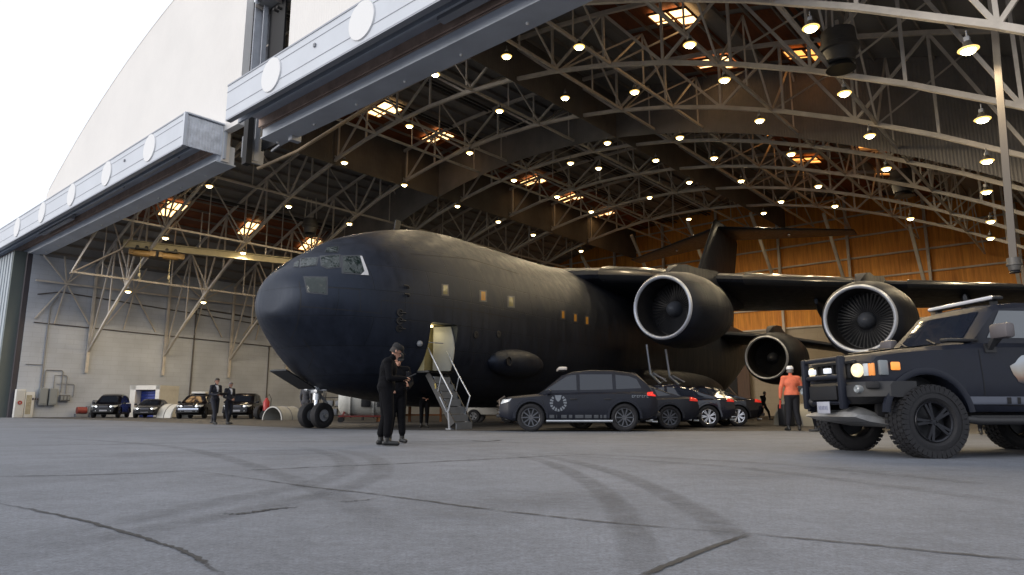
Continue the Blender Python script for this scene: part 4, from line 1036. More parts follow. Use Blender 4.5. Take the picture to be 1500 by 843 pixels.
# --- the big off-road truck-like SUV in front on the right
def build_offroader():
    # wheels first: near front tyre stands at its place in front of the hangar
    fwd = Vector((-.994, -.105, 0)).normalized(); left = Vector((-fwd.y, fwd.x, 0))
    near = ground(1363, 671); fc = near - left * .86; ctr = fc - fwd * 1.42
    root = thing('offroad_suv', 'matte slate boxy off-road SUV with bull bar and lit headlamp', 'SUV', (ctr.x, ctr.y, 0), math.atan2(fwd.y, fwd.x))
    r = .47
    S = dict(top=[(-2.32, 1.42), (-2.2, 1.5), (-1.0, 1.53), (.42, 1.53), (.62, 1.52), (1.3, 1.47), (1.9, 1.40), (2.06, 1.36), (2.12, 1.27)],
             bot=[(-2.32, .74), (-1.9, .66), (-.9, .56), (.9, .56), (1.6, .74), (2.12, .84)],
             hw=[(-2.32, .86), (-1.9, .93), (0, .955), (1.6, .945), (2.0, .90), (2.12, .84)],
             roof=[(-2.25, 1.46), (-2.1, 2.06), (-1.5, 2.11), (-.2, 2.12), (.10, 2.09), (.20, 2.05), (.72, 1.47)], axles=(-1.42, 1.42), arch=.56, track=.86, r=r, archz=.06, ch=.6, crown=.02, tumble=.97, lean=.12)
    body, bv = car_body(S, mattecar, root)
    for x in (-1.42, 1.42):
        for y in (-.86, .86): wheel(root, x, y, r, .33, darkrim, 5, .26, True)
    # glass
    skin_part('windscreen', bv, [[(-.66, 1.58), (.66, 1.58), (.60, 2.0), (-.60, 2.0)]], front_ray, autoglass, root, .008, 4)
    for sd in (-1, 1):
        skin_part('side_window', bv, [[(.40, 1.60), (-.32, 1.60), (-.32, 1.99), (.12, 1.99)]], side_ray(sd), sideglass, root, .008)
        skin_part('side_window', bv, [[(-.46, 1.60), (-1.2, 1.60), (-1.2, 1.99), (-.46, 1.99)]], side_ray(sd), sideglass, root, .008)
        skin_part('side_window', bv, [[(-1.34, 1.60), (-2.0, 1.60), (-1.95, 1.98), (-1.34, 1.98)]], side_ray(sd), sideglass, root, .008)
        d = skin_part('door', bv, band([(.62, 1.52), (.60, .70), (-.38, .66), (-.38, 2.02)], .006) + band([(-.38, .66), (-1.1, .66), (-1.3, 1.0), (-1.3, 2.0)], .006), side_ray(sd), seamm, root, .004)
        mb = MB(); mb.box((-.22, sd * .955, 1.38), (.2, .03, .035), bev=.01); mb.build('handle', trim, d)
        # rocker strip, pale blocks on it, step
        skin_part('rocker_panel', bv, [[(.86, .80), (.86, .70), (-.86, .70), (-.86, .80)]], side_ray(sd), M('slate_blue_strip', (.09, .10, .13), .45), root, .012)
        skin_part('rocker_mark', bv, [[(.30, .79), (.24, .79), (.24, .71), (.30, .71)], [(.15, .79), (.10, .79), (.10, .71), (.15, .71)]], side_ray(sd), seamm, root, .018)
        mb = MB(); mb.tube([(.95, sd * .98, .50), (.8, sd * 1.03, .48), (-.8, sd * 1.03, .48), (-.95, sd * .98, .5)], .05, 10); mb.box((0, sd * .86, .52), (1.7, .2, .06)); mb.build('side_step', trim, root)
        # wheel arch flares
        for ax in (-1.42, 1.42):
            mb = MB(); rr = []
            for k in range(19):
                a = R(6 + 168 * k / 18); rr.append([Vector((ax + math.cos(a) * q_, sd * y_, r + .06 + math.sin(a) * q_)) for q_, y_ in ((.565, .90), (.565, .955), (.59, .966), (.65, .955), (.65, .90))])
            mb.loft(rr); mb.build('wheel_arch', mattecar, root, 40)
            mb = MB(); mb.box((ax, sd * .60, r + .30), (1.06, .06, .6)); mb.build('wheel_well', trim, root, 0)
        # mirror
        mb = MB(); mb.box((.44, sd * 1.17, 1.66), (.14, .30, .2), bev=.04); mb.build('mirror', M('dusty_mirror_cap', (.10, .09, .095), .45), root)
        mb = MB(); mb.bar((.46, sd * .95, 1.44), (.46, sd * 1.06, 1.58), .07, .05); mb.bar((.40, sd * .95, 1.48), (.40, sd * 1.08, 1.58), .05, .04); mb.box((.45, sd * .95, 1.45), (.16, .03, .12)); mb.build('mirror_bracket', trim, root, 0)
        # pale painted blotch across the doors
    mur = M('pale_mural_paint', (.3, .32, .34), .5)
    nt = mur.node_tree; N = nt.nodes; L = nt.links; bs = N['Principled BSDF']; tc = N.new('ShaderNodeTexCoord')
    nz = N.new('ShaderNodeTexNoise'); nz.inputs['Scale'].default_value = 3.2; nz.inputs['Detail'].default_value = 4; L.new(tc.outputs['Object'], nz.inputs['Vector'])
    sp = N.new('ShaderNodeSeparateXYZ'); L.new(tc.outputs['Object'], sp.inputs[0]); mr = N.new('ShaderNodeMapRange'); mr.inputs['From Min'].default_value = .95; mr.inputs['From Max'].default_value = 1.4; L.new(sp.outputs[2], mr.inputs['Value'])
    ad = N.new('ShaderNodeMath'); ad.operation = 'MULTIPLY_ADD'; ad.inputs[1].default_value = .5; L.new(nz.outputs[0], ad.inputs[0]); L.new(mr.outputs[0], ad.inputs[2])
    cr = N.new('ShaderNodeValToRGB'); e = cr.color_ramp.elements; e[0].position = .3; e[0].color = (.03, .03, .035, 1); e[1].position = 1.15 if False else 1.0; e[1].color = (.42, .46, .5, 1)
    k = e.new(.5); k.color = (.22, .13, .09, 1); k = e.new(.66); k.color = (.33, .29, .24, 1); L.new(ad.outputs[0], cr.inputs[0]); L.new(cr.outputs[0], bs.inputs['Base Color'])
    for sd in (-1, 1):
        skin_part('door_mural', bv, [[(-.42 + .60 * math.cos(R(12 * k)) * (1 + .05 * math.sin(k * 1.9) + .04 * math.sin(k * 3.1)), 1.15 + .27 * math.sin(R(12 * k)) * (1 + .06 * math.sin(k * 2.3))) for k in range(30)]], side_ray(sd), mur, root, .006)
    # bonnet: raised panel, side vents, wipers
    mb = MB(); patch(mb, bv, [(1.95, .55), (1.95, -.55), (.72, -.6), (.72, .6)], top_ray, .018, 3); mb.build('bonnet', mattecar, root, 40, recalc=False)
    for sd in (-1, 1):
        mb = MB(); mb.box((.78, sd * .80, 1.565), (.46, .16, .05), bev=.02); mb.build('bonnet_vent', trim, root)
        mb = MB(); mb.tube([(.74, sd * .3, 1.56), (.60, sd * .3 - .35, 1.66)], .012, 6); mb.build('wiper', trim, root)
    # nose: grille, headlamps, bull bar, bumper
    mb = MB(); mb.box((2.11, 0, 1.16), (.05, 1.02, .22), bev=.02)
    for i in range(7): mb.box((2.15, -.42 + i * .14, 1.16), (.04, .03, .2))
    mb.box((2.15, 0, 1.285), (.06, 1.06, .05), bev=.015); mb.build('grille', trim, root)
    for sd in (-1, 1):
        h_ = bpy.data.objects.new('headlight', None); COL.objects.link(h_); h_.parent = root; h_.location = (2.06, sd * .66, 1.16); h_.rotation_euler = (0, 0, sd * R(10))
        mb = MB(); mb.box((.02, 0, 0), (.1, .40, .22), bev=.02); mb.build('lamp_housing', trim, h_)
        mb = MB(); mb.lathe([(.06, .001), (.09, .05), (.085, .088), (.05, .095), (.0, .095)], 24, Matrix.Translation((.03, -sd * .09, 0))); mb.build('headlamp_bowl', lit_warm if sd > 0 else lit_warm, h_)
        mb = MB(); mb.box((.07, sd * .06, 0), (.05, .09, .17), bev=.012); mb.build('lamp_reflector', lamp_clear, h_)
        mb = MB(); mb.box((.065, sd * .15, 0), (.05, .09, .17), bev=.012); mb.build('turn_lamp', amber, h_)
        mb = MB(); mb.box((1.99, sd * .895, 1.18), (.12, .06, .2), bev=.015); mb.build('corner_reflector', M('grey_corner_panel', (.2, .22, .23), .35), root)
        mb = MB(); mb.box((1.84, sd * .935, 1.20), (.13, .03, .11), bev=.015); mb.build('side_marker_lamp', amber_lit, root)
        mb = MB(); mb.box((2.17, sd * .62, .99), (.04, .1, .02)); mb.build('bumper_marker', amber_lit, root)
        # upright of the bull bar
        mb = MB(); mb.box((2.33, sd * .47, 1.0), (.1, .1, .74), bev=.03); mb.box((2.22, sd * .47, .78), (.3, .07, .12)); mb.build('bull_bar_upright', mattecar, root)
        # fog lamp
        mb = MB(); mb.lathe([(.0, .001), (.015, .04), (.0, .055), (-.08, .055)], 20, Matrix.Translation((2.27, sd * .70, .90))); mb.build('fog_lamp', M('fog_lamp_glass', (.25, .27, .28), .1, spec=.8), root)
        mb = MB(); mb.box((2.37, sd * .2, 1.17), (.06, .13, .075), bev=.012); mb.build('spot_lamp', lit_spot, root)
    mb = MB()
    for z in (1.33, 1.08): mb.tube([(2.30, -.5, z), (2.36, -.25, z), (2.36, .25, z), (2.30, .5, z)], .035, 10)
    mb.tube([(2.28, -.5, .72), (2.32, 0, .72), (2.28, .5, .72)], .03, 10); mb.build('bull_bar', mattecar, root)
    mb = MB(); rr = []
    for y, x in ((-.97, 1.93), (-.86, 2.1), (-.62, 2.26), (-.3, 2.3), (.3, 2.3), (.62, 2.26), (.86, 2.1), (.97, 1.93)):
        dz = .0 if abs(y) < .7 else .06
        rr.append([Vector((x - .34, y, 1.0)), Vector((x - .02, y, 1.0)), Vector((x + .03, y, .95)), Vector((x + .03, y, .80)), Vector((x - .06, y, .70 + dz * 1.5)), Vector((x - .34, y, .70 + dz * 1.5))])
    mb.loft(rr); mb.build('bumper', trim, root, 30)
    mb = MB(); mb.box((2.34, 0, .86), (.03, .7, .2), bev=.01); mb.build('bumper_recess', seamm, root)
    for sd in (-1, 1):
        mb = MB(); mb.box((2.12, sd * .83, .95), (.16, .22, .09), rot=(0, 0, sd * R(35) * -1), bev=.01); mb.build('bumper_pocket', seamm, root); mb = MB(); mb.sphere((2.28, sd * .40, .74), (.07, .07, .07), 12); mb.build('tow_hook', trim, root)
    pl = None
    mb = MB(); mb.box((2.40, 0.08, .655), (.015, .32, .165), bev=.006); pl = mb.build('licence_plate', plate, root)
    mb = MB()                                          # blurred, unreadable dark marks as in the photograph
    for k in range(6): mb.box((2.4088, .08 - .1 + .04 * k, .65), (.003, .022, .06 if k % 2 else .05))
    mb.build('plate_marks', M('plate_ink_faint', (.17, .18, .26), .6), pl, 0)
    mb = MB(); rr = []
    for y, zz in ((-.62, .0), (-.4, .07), (.1, .07), (.35, .13), (.55, .10), (.66, .0)):
        rr.append([Vector((2.26, y, .56 + zz * .3)), Vector((2.1, y, .55 + zz)), Vector((1.55, y, .42)), Vector((1.55, y, .38)), Vector((2.1, y, .47)), Vector((2.3, y, .53))])
    mb.loft(rr); mb.build('skid_plate', M('scuffed_skid_plate', (.28, .28, .28), .45, .3, var=.3, scale=6), root, 30)
    # roof light bar
    mb = MB(); mb.box((-.02, 0, 2.20), (.16, 1.36, .06), bev=.03); lb = mb.build('light_bar', trim, root)
    mb = MB(); mb.box((.015, 0, 2.205), (.14, 1.30, .06), bev=.03); mb.build('light_bar_lens', M('pale_lamp_bar_lens', (.55, .55, .58), .2, spec=.8), lb)
    for y in (-.55, .55): mb = MB(); mb.box((-.04, y, 2.14), (.08, .06, .1)); mb.build('light_bar_bracket', trim, lb, 0)
    mb = MB(); mb.tube([(1.42, -.8, r), (1.42, .8, r)], .07, 10); mb.tube([(-1.42, -.8, r), (-1.42, .8, r)], .08, 10); mb.box((0, 0, .52), (4.0, .9, .14)); mb.sphere((-1.42, .15, r), .16, 10); mb.build('chassis', trim, root)
    mb = MB(); mb.box((-2.40, 0, .8), (.16, 1.7, .24), bev=.04); mb.build('rear_bumper', trim, root)
    for sd in (-1, 1): lampbox('tail_lamp', (-2.33, sd * .82, 1.25), (.05, .12, .34), red, root)
    skin_part('rear_window', bv, [[(-.62, 1.6), (.62, 1.6), (.58, 1.98), (-.58, 1.98)]], rear_ray, autoglass, root, .008)
    return root
offroad = build_offroader()

# --- family of road cars: SUV and saloon bodies
def SUV(L=4.75, H=1.72, W=.97, r=.375, wbs=2.72):
    k = L / 4.75; f, b = 2.37 * k, -2.37 * k; ax = wbs / 2; o = .04
    return dict(top=[(b, .92), (b + .06, 1.05), (b + .5, 1.14), (-.8, 1.13), (.8, 1.09), (1.05, 1.07), (1.6, 1.02), (2.05, .97), (f - .1, .89), (f, .74)],
                bot=[(b, .5), (b + .35, .34), (-1, .27), (1, .27), (1.9, .3), (f, .42)], hw=[(b, .78), (b + .25, .9), (b + .7, W), (0, W), (1.5, W * .985), (2.0, W * .93), (f - .1, W * .8), (f, W * .70)],
                roof=[(b + .12, 1.12), (b + .26, 1.36), (b + .56, H - .09), (-1.1, H - .01), (-.4, H), (.1, H - .05), (.45, H - .16), (1.18, 1.05)], axles=(-ax + o, ax + o), arch=r + .055, track=.82, r=r, archz=.01, ch=.62, crown=.03, tumble=.95, lean=.2)
def saloon(L=4.8, H=1.45, W=.92, r=.345, wbs=2.8):
    f, b = L / 2, -L / 2; ax = wbs / 2
    return dict(top=[(b, .78), (b + .05, .96), (b + .35, 1.02), (-1.3, 1.0), (0, .95), (.95, .94), (1.5, .88), (2.0, .8), (f - .1, .7), (f, .58)],
                bot=[(b, .45), (b + .35, .28), (-1, .2), (1, .2), (1.9, .23), (f, .34)], hw=[(b, .74), (b + .25, .86), (b + .7, W), (0, W), (1.4, W * .98), (2.0, W * .9), (f - .1, W * .78), (f, W * .66)],
                roof=[(b + .45, 1.0), (-1.4, 1.18), (-.9, 1.39), (-.3, H), (.1, H - .02), (.4, H - .11), (1.15, .94)], axles=(-ax, ax), arch=r + .045, track=.79, r=r, archz=.01, ch=.5, crown=.03, tumble=.94, lean=.22)
def road_car(name, label, cat, loc, head, S, paint, rims, spokes, group=None, suv=True, head_lit=0, front=True, tailm=tail_lit, rail_=False):
    root = thing(name, label, cat, loc, head, group)
    body, bv = car_body(S, paint, root)
    f, b = S['top'][-1][0], S['top'][0][0]
    for x in S['axles']:
        for sd in (-1, 1): wheel(root, x, sd * S['track'], S['r'], .25, rims, spokes, S['r'] * .66)
    mb = MB()
    for x in S['axles']:
        for sd in (-1, 1): mb.box((x, sd * (S['track'] - .2), S['r'] + .2), (S['arch'] * 1.9, .05, S['arch'] * 1.2))
    mb.box((0, 0, .3), (3.6, 1.2, .12)); mb.build('wheel_well', trim, root, 0)
    zt = max(p[1] for p in S['roof'])
    if suv:
        sides = [[(.98, 1.17), (.05, 1.18), (.05, zt - .13), (.30, zt - .16)], [(-.05, 1.18), (-1.0, 1.20), (-1.0, zt - .12), (-.05, zt - .12)], [(-1.1, 1.205), (-1.84, 1.235), (-1.72, zt - .26), (-1.5, zt - .17), (-1.1, zt - .13)]]
        wsp = [[(-.62, 1.16), (.62, 1.16), (.54, zt - .17), (-.54, zt - .17)]]; rwp = [[(-.55, 1.18), (.55, 1.18), (.5, zt - .2), (-.5, zt - .2)]]
        hz, tz = .84, 1.02
    else:
        sides = [[(.92, 1.0), (.05, 1.01), (.05, zt - .09), (.28, zt - .13)], [(-.05, 1.01), (-.98, 1.04), (-.85, zt - .14), (-.05, zt - .09)], [(-1.06, 1.05), (-1.5, 1.08), (-1.2, 1.2), (-.97, zt - .19)]]
        wsp = [[(-.60, 1.0), (.60, 1.0), (.52, zt - .12), (-.52, zt - .12)]]; rwp = [[(-.5, 1.1), (.5, 1.1), (.45, zt - .12), (-.45, zt - .12)]]
        hz, tz = .68, .9
    skin_part('windscreen', bv, wsp, front_ray, autoglass, root, .008); skin_part('rear_window', bv, rwp, rear_ray, autoglass, root, .008)
    for sd in (-1, 1):
        for p in sides: skin_part('side_window', bv, [p], side_ray(sd), autoglass, root, .007)
        zb = .45
        d = skin_part('door', bv, band([(1.06, 1.05), (1.0, .62), (.9, zb), (.0, zb), (-.0, zt - .12)], .005) + band([(0, zb), (-.82, zb), (-.98, .75), (-1.05, 1.1)], .005), side_ray(sd), seamm, root, .004)
        mb = MB(); yy = S['hw'][3][1]
        for x in (.16, -.82): mb.box((x, sd * (yy + .005), .92), (.2, .03, .035), bev=.01)
        mb.build('handle', trim, d)
        mb = MB(); mb.box((.86, sd * (yy + .08), 1.12 if suv else 1.0), (.12, .2, .14), bev=.04); mb.bar((.88, sd * (yy - .1), 1.06 if suv else .95), (.88, sd * (yy + .06), 1.08 if suv else .97), .06, .05); mb.build('mirror', paint, root)
        # lamps laid into the corners
        skin_part('headlight', bv, [[(sd * .42, hz - .04), (sd * .70, hz - .02), (sd * .80, hz + .08), (sd * .5, hz + .06)]], front_ray, lamp_clear, root, .012)
        skin_part('headlight_side', bv, [[(f - .05, hz - .06), (f - .30, hz + .02), (f - .36, hz + .10), (f - .08, hz + .04)]], side_ray(sd), lamp_clear, root, .012)
        if head_lit: mb = MB(); mb.sphere((f + .005, sd * .48, hz + .0), (.03, .07, .055), 12); mb.build('headlamp', lit_white, root)
        mb = MB(); mb.sphere((f - .02, sd * .5, hz - .32), (.03, .05, .05), 10); mb.build('fog_lamp', lamp_clear, root)
        skin_part('tail_lamp', bv, [[(b + .01, tz - .02), (b + .34, tz + .0), (b + .30, tz + .10), (b + .02, tz + .12)]], side_ray(sd), tailm, root, .012)
        skin_part('tail_lamp', bv, [[(sd * .34, tz + .0), (sd * .74, tz - .02), (sd * .76, tz + .12), (sd * .4, tz + .11)]], rear_ray, tailm, root, .012)
        for ax in S['axles']:
            mb = MB(); rr = []
            for k in range(15):
                a = R(-4 + 188 * k / 14); q_ = S['arch']; y0 = interp(S['hw'], ax)
                rr.append([Vector((ax + math.cos(a) * s_, sd * y_, S['r'] + .01 + math.sin(a) * s_)) for s_, y_ in ((q_ - .01, y0 - .08), (q_ - .01, y0 + .015), (q_ + .05, y0 + .012), (q_ + .07, y0 - .05))])
            mb.loft(rr); mb.build('wheel_arch', paint, root, 40)
    mb = MB(); mb.box((f + .0, 0, hz - .03), (.04, .62, .2), bev=.02)
    for i in range(5): mb.box((f + .022, 0, hz - .1 + i * .035), (.012, .6, .01))
    mb.build('grille', M('grille_dark_chrome', (.12, .12, .13), .3, .8), root)
    mb = MB(); mb.box((f + .01, 0, hz - .30), (.03, .5, .12)); mb.build('licence_plate', plate, root, 0)
    mb = MB(); mb.box((b - .0, 0, tz - .16), (.04, .5, .14)); mb.build('licence_plate', plate, root, 0)
    mb = MB(); mb.box((f - .06, 0, S['bot'][-1][1] + .02), (.3, 1.3, .1), bev=.03); mb.build('front_bumper', trim, root); mb = MB(); mb.box((b + .06, 0, S['bot'][0][1] + .0), (.3, 1.4, .12), bev=.03); mb.build('rear_bumper', trim, root)
    for sd in (-1, 1): mb = MB(); mb.tube([(b + .12, sd * .45, .28), (b - .04, sd * .45, .27)], .035, 10); mb.build('exhaust_pipe', steel, root)
    if rail_:
        mb = MB()
        for sd in (-1, 1): mb.tube([(-1.4, sd * .62, zt + .0), (-1.3, sd * .62, zt + .06), (0, sd * .62, zt + .06), (.2, sd * .62, zt)], .02, 8)
        mb.build('roof_rail', alu, root)
    return root, bv, S
W_, L180 = R(180), R(180)
p = ground(915, 632.5); q_ = ground(777, 632)
cx_ = (p.x + q_.x) / 2
s1, bv1, S1 = road_car('patrol_suv', 'matte slate SUV with round pale emblem on its front door', 'SUV', (cx_ + .04, p.y + .82, 0), R(180), SUV(4.62, 1.76, .97, .40, 2.70), mattecar, M('graphite_rim', (.10, .105, .12), .35, .6), 10, None, tailm=M('tail_lamp_bright', (.7, .03, .03), .2, emit=(1, .04, .03), estr=.55))
embm = M('pale_emblem', (.17, .19, .22), .5)
em = []
cxe, cze, ro = .60, .815, .245
for k in range(13):                               # broken ring of bars under a plain block: a generic badge
    a0, a1 = R(125 + 290 * (k + .1) / 13), R(125 + 290 * (k + .75) / 13); ri = .62 if k % 3 else .72
    em.append([(cxe + math.cos(a0) * ro, cze + math.sin(a0) * ro), (cxe + math.cos(a1) * ro, cze + math.sin(a1) * ro), (cxe + math.cos(a1) * ro * ri, cze + math.sin(a1) * ro * ri), (cxe + math.cos(a0) * ro * ri, cze + math.sin(a0) * ro * ri)])
em += [[(cxe - .10, cze + .22), (cxe + .10, cze + .22), (cxe + .07, cze + .10), (cxe + .02, cze + .04), (cxe - .02, cze + .04), (cxe - .07, cze + .10)]]
for sd in (-1, 1):
    skin_part('door_emblem', bv1, em, side_ray(sd), embm, s1, .008, 1)
    bl = [(.98, .93), (.86, .72), (.66, .64), (.52, .36), (.3, .2), (.12, -.12), (-.16, -.36), (-.42, -.55), (-.6, -.66), (-.7, -.78)]
    skin_part('rocker_mark', bv1, [[(a, .475), (c, .475), (c, .385), (a, .385)] for a, c in bl], side_ray(sd), M('pale_rocker_block', (.075, .082, .095), .5), s1, .012, 1)
    bl = [(-1.53 - .072 * k, -1.53 - .072 * k - .05) for k in range(7)]
    skin_part('quarter_lettering', bv1, [[(a, 1.035), (c, 1.035), (c, 1.015), (a, 1.015)] for a, c in bl] + [[(a, .985), (c, .985), (c, .965), (a, .965)] for a, c in bl[::2]] + [[(a, 1.03), (a - .016, 1.03), (a - .016, .97), (a, .97)] for a, c in bl], side_ray(sd), embm, s1, .012, 1)
    mb = MB(); mb.tube([(.95, sd * .99, .3), (-.95, sd * .99, .3)], .035, 8); mb.build('side_step', alu, s1)
mb = MB(); mb.box((.42, 0, 1.83), (.26, 1.05, .1), bev=.035); mb.build('light_bar', M('pale_lamp_bar', (.5, .46, .42), .3), s1)
mb = MB()
for sd in (-1, 1):
    mb.tube([(2.12, sd * .66, .40), (2.27, sd * .64, .55), (2.30, sd * .62, .9), (2.14, sd * .58, 1.0)], .035, 8); mb.tube([(2.0, sd * .8, .66), (2.27, sd * .62, .68)], .03, 8)
for z in (.50, .62, .74, .86): mb.tube([(2.28, -.63, z), (2.37, 0, z), (2.28, .63, z)], .028, 8)
mb.build('bull_bar', M('dull_bronze_bar', (.10, .08, .065), .4, .6, var=.2), s1)
mb = MB(); mb.box((.2 - 2.55, -.5, .30), (.12, .07, .05), bev=.01); mb.build('tow_eye', steel, s1)

def at(px, Y): return ((px - 750) / FPX * Y * 1.0158 * math.cos(PITCH) , Y)
def beside(px, Y):   # x so that a ground point at depth Y appears in column px
    r = pray(px, 612); k = Y / r.y; return (EYE + r * k).x
for (px, Y, S, paint, rim, lab, nm, suv, sp) in (
        (980, 22.4, saloon(4.8, 1.47, .94, .375, 2.8), mattecar, M('graphite_rim', (.10, .105, .12), .35, .6), 'matte slate car with dark wheels parked just behind the emblem SUV', 'parked_car', False, 10),
        (1037, 24.4, saloon(4.85, 1.50, .93, .385, 2.85), glossblue, silvrim, 'glossy midnight blue car, bright silver wheels, beside the matte slate car', 'parked_car', False, 7),
        (1080, 26.2, saloon(4.85, 1.52, .93, .385, 2.85), gloss, silvrim, 'glossy black car, bright silver wheels, farthest in the row by the aircraft', 'parked_car', False, 7)):
    xr = beside(px, Y); ax = -S['axles'][0]
    road_car(nm, lab, 'SUV' if suv else 'car', (xr - ax, Y + S['track'], 0), R(180), S, paint, rim, sp, None if paint is mattecar else 'glossy cars beside the aircraft', suv)
# cars along the far left wall
FAR = ((162, 54.0, SUV(4.8, 1.8, .98, .39, 2.8), 'black SUV facing out, leftmost car along the pale block wall', 'parked_suv', True, -73),
       (222, 53.5, saloon(4.8, 1.40, .9, .34, 2.8), 'low black car parked in front of the blue door', 'parked_car', False, -75),
       (289, 49.5, SUV(4.8, 1.70, .96, .37, 2.75), 'black SUV with pale roof load, behind the man in suit with clipboard', 'parked_suv', True, -80),
       (356, 48.5, SUV(4.7, 1.74, .98, .39, 2.8), 'black SUV facing out, right of the two men in suits', 'parked_suv', True, -80))
for px, Y, S, lab, nm, suv, hd in FAR:
    c_, bvx, Sx = road_car(nm, lab, 'SUV' if suv else 'car', (beside(px, Y), Y, 0), R(hd), S, gloss, darkrim, 7, None, suv, head_lit=1)
    if px == 289:
        mb = MB(); mb.box((-.5, 0, 1.80), (1.3, .95, .16), bev=.06); mb.build('roof_box', whitem, c_)
        mb = MB(); mb.box((Sx['top'][-1][0] + .03, 0, .62), (.05, 1.3, .18), bev=.02); mb.build('chrome_bumper', chrome, c_)

# ------------------------------------------------------------------ people
# local frame: y forward, x to the person's right, z up; built at 1.75 m and scaled
def person(label, loc, face, J=None, top=bclo, legs=bclo, shoes=shoe, hair=hairm, height=1.75, hat=None, bulk=1.0, vox=.013, group=None, hands=skin, shirt=None, collar=None):
    """J overrides joints; each region of the one body mesh takes the material of the nearest limb"""
    D = dict(pel=(0, 0, .96), wai=(0, .0, 1.10), che=(0, .0, 1.30), nek=(0, .0, 1.47), hed=(0, .02, 1.615),
             shR=(.185, 0, 1.42), elR=(.235, -.03, 1.13), wrR=(.235, .03, .89), shL=(-.185, 0, 1.42), elL=(-.235, -.03, 1.13), wrL=(-.235, .03, .89),
             hiR=(.09, 0, .93), knR=(.10, .02, .50), anR=(.10, -.02, .09), hiL=(-.09, 0, .93), knL=(-.10, .02, .50), anL=(-.10, -.02, .09), look=(0, 1, 0), toR=None, toL=None, palR=None, palL=None)
    if J: D.update(J)
    V = {k: Vector(v) for k, v in D.items() if v is not None and k not in ('look',)}
    look = Vector(D['look']).normalized(); sidev = look.cross(Vector((0, 0, 1))).normalized(); upv = sidev.cross(look)
    mb = MB(); seg = []                                   # seg: (p, q, radius, material index) used to colour the skin
    b_ = bulk
    def cap(p, q, r0, r1, mi): mb.capsule(p, q, r0, r1, 12); seg.append((p, q, max(r0, r1), mi))
    def ell(c, r, mi, d=None): mb.sphere(c, r, 14); seg.append((c, c, min(r), mi))
    # trunk
    lean = (V['nek'] - V['pel'])
    for (k, rx, ry, rz) in (('pel', .165, .125, .13), ('wai', .155, .12, .14), ('che', .185, .13, .17)):
        mb.sphere(V[k], (rx * b_, ry * b_, rz), 16); seg.append((V[k] - Vector((.08, 0, 0)), V[k] + Vector((.08, 0, 0)), .1, 1 if k == 'pel' else 0))
    cap(V['pel'], V['che'], .12 * b_, .13 * b_, 0)
    if bulk > 1.05: cap(V['pel'] + Vector((-.05, .0, .04)), V['pel'] + Vector((.05, 0, .04)), .135 * b_, .135 * b_, 0)
    cap(V['shR'], V['shL'], .068 * b_, .068 * b_, 0); cap(V['che'] + Vector((0, 0, .08)), V['nek'], .10, .06, 0)
    cap(V['nek'], V['hed'] - upv * .05, .052, .05, 2)
    # head: skull, jaw, nose, brow, ears
    H_ = V['hed']
    mb.sphere(H_ + upv * .03 - look * .01, (.077, .088, .092), 16); seg.append((H_, H_ + upv * .03, .08, 2))
    cap(H_ - upv * .045 + look * .03, H_ - upv * .085 + look * .055, .05, .034, 2)
    mb.capsule(H_ + look * .082 + upv * .02, H_ + look * .105 - upv * .02, .009, .016, 8)
    mb.capsule(H_ + look * .075 + upv * .038 - sidev * .035, H_ + look * .075 + upv * .038 + sidev * .035, .012, .012, 8)
    mb.capsule(H_ + look * .082 - upv * .052 - sidev * .016, H_ + look * .082 - upv * .052 + sidev * .016, .010, .010, 8)
    for s_ in (-1, 1): mb.sphere(H_ + sidev * s_ * .080 - look * .01, (.014, .02, .032), 8)
    for s in ('R', 'L'):
        sg = 1 if s == 'R' else -1
        cap(V['sh' + s], V['el' + s], .062 * b_, .048 * b_, 0); cap(V['el' + s], V['wr' + s], .048 * b_, .036 * b_, 0)
        fa = (V['wr' + s] - V['el' + s]).normalized(); hd = (V['pal' + s] - V['wr' + s]).normalized() if 'pal' + s in V else fa
        # palm, four curled fingers, thumb from the side of the palm
        wrist = V['wr' + s]; kn = wrist + hd * .085
        across = hd.cross(Vector((0, 0, 1)) if abs(hd.z) < .8 else Vector((0, 1, 0))).normalized()
        if abs(hd.z) > .8: across = Vector((0, 1, 0)) - hd * hd.y; across.normalize()
        curl = across.cross(hd).normalized() * (1 if s == 'L' else -1)
        if curl.dot(Vector((-sg, 0, 0))) < 0 and abs(hd.z) > .8: curl = -curl
        if abs(hd.z) <= .8 and curl.z > 0: curl = -curl
        mb.capsule(wrist, wrist + hd * .03, .03, .03, 10)
        for k in range(4):
            o_ = across * (-.030 + .02 * k); mb.capsule(wrist + hd * .03 + o_ * .8, kn + o_, .017, .014, 8)
            ln = (.036, .042, .039, .030)[k]; q1 = kn + o_ + hd * ln + curl * .010; q2 = q1 + hd * ln * .55 + curl * .026
            mb.capsule(kn + o_, q1, .0105, .0095, 8); mb.capsule(q1, q2, .0095, .008, 8)
        th_ = across * (.03 if sg > 0 else .03)
        mb.capsule(wrist + hd * .035 + across * .032, wrist + hd * .07 + across * .056 + curl * .012, .014, .011, 8); mb.capsule(wrist + hd * .07 + across * .056 + curl * .012, wrist + hd * .10 + across * .056 + curl * .03, .011, .009, 8)
        seg.append((wrist + hd * .03, wrist + hd * .14, .03, 3))
        # leg with a bloused trouser and a boot
        cap(V['hi' + s], V['kn' + s], .102 * b_, .076 * b_, 1); cap(V['kn' + s], V['an' + s] + Vector((0, 0, .12)), .075 * b_, .060 * b_, 1)
        an = V['an' + s]; cap(an + Vector((0, 0, .14)), an, .052, .048, 4)
        to = V.get('to' + s, an + Vector((sg * .04, .17, -.045))); heel = an + (an - to) * .25; heel.z = max(.035, min(an.z, to.z + .01))
        cap(heel, to, .044, .040, 4)
    seg2 = [(p, q, r, mi) for p, q, r, mi in seg]
    me = mb.data('body', bclo, 0)
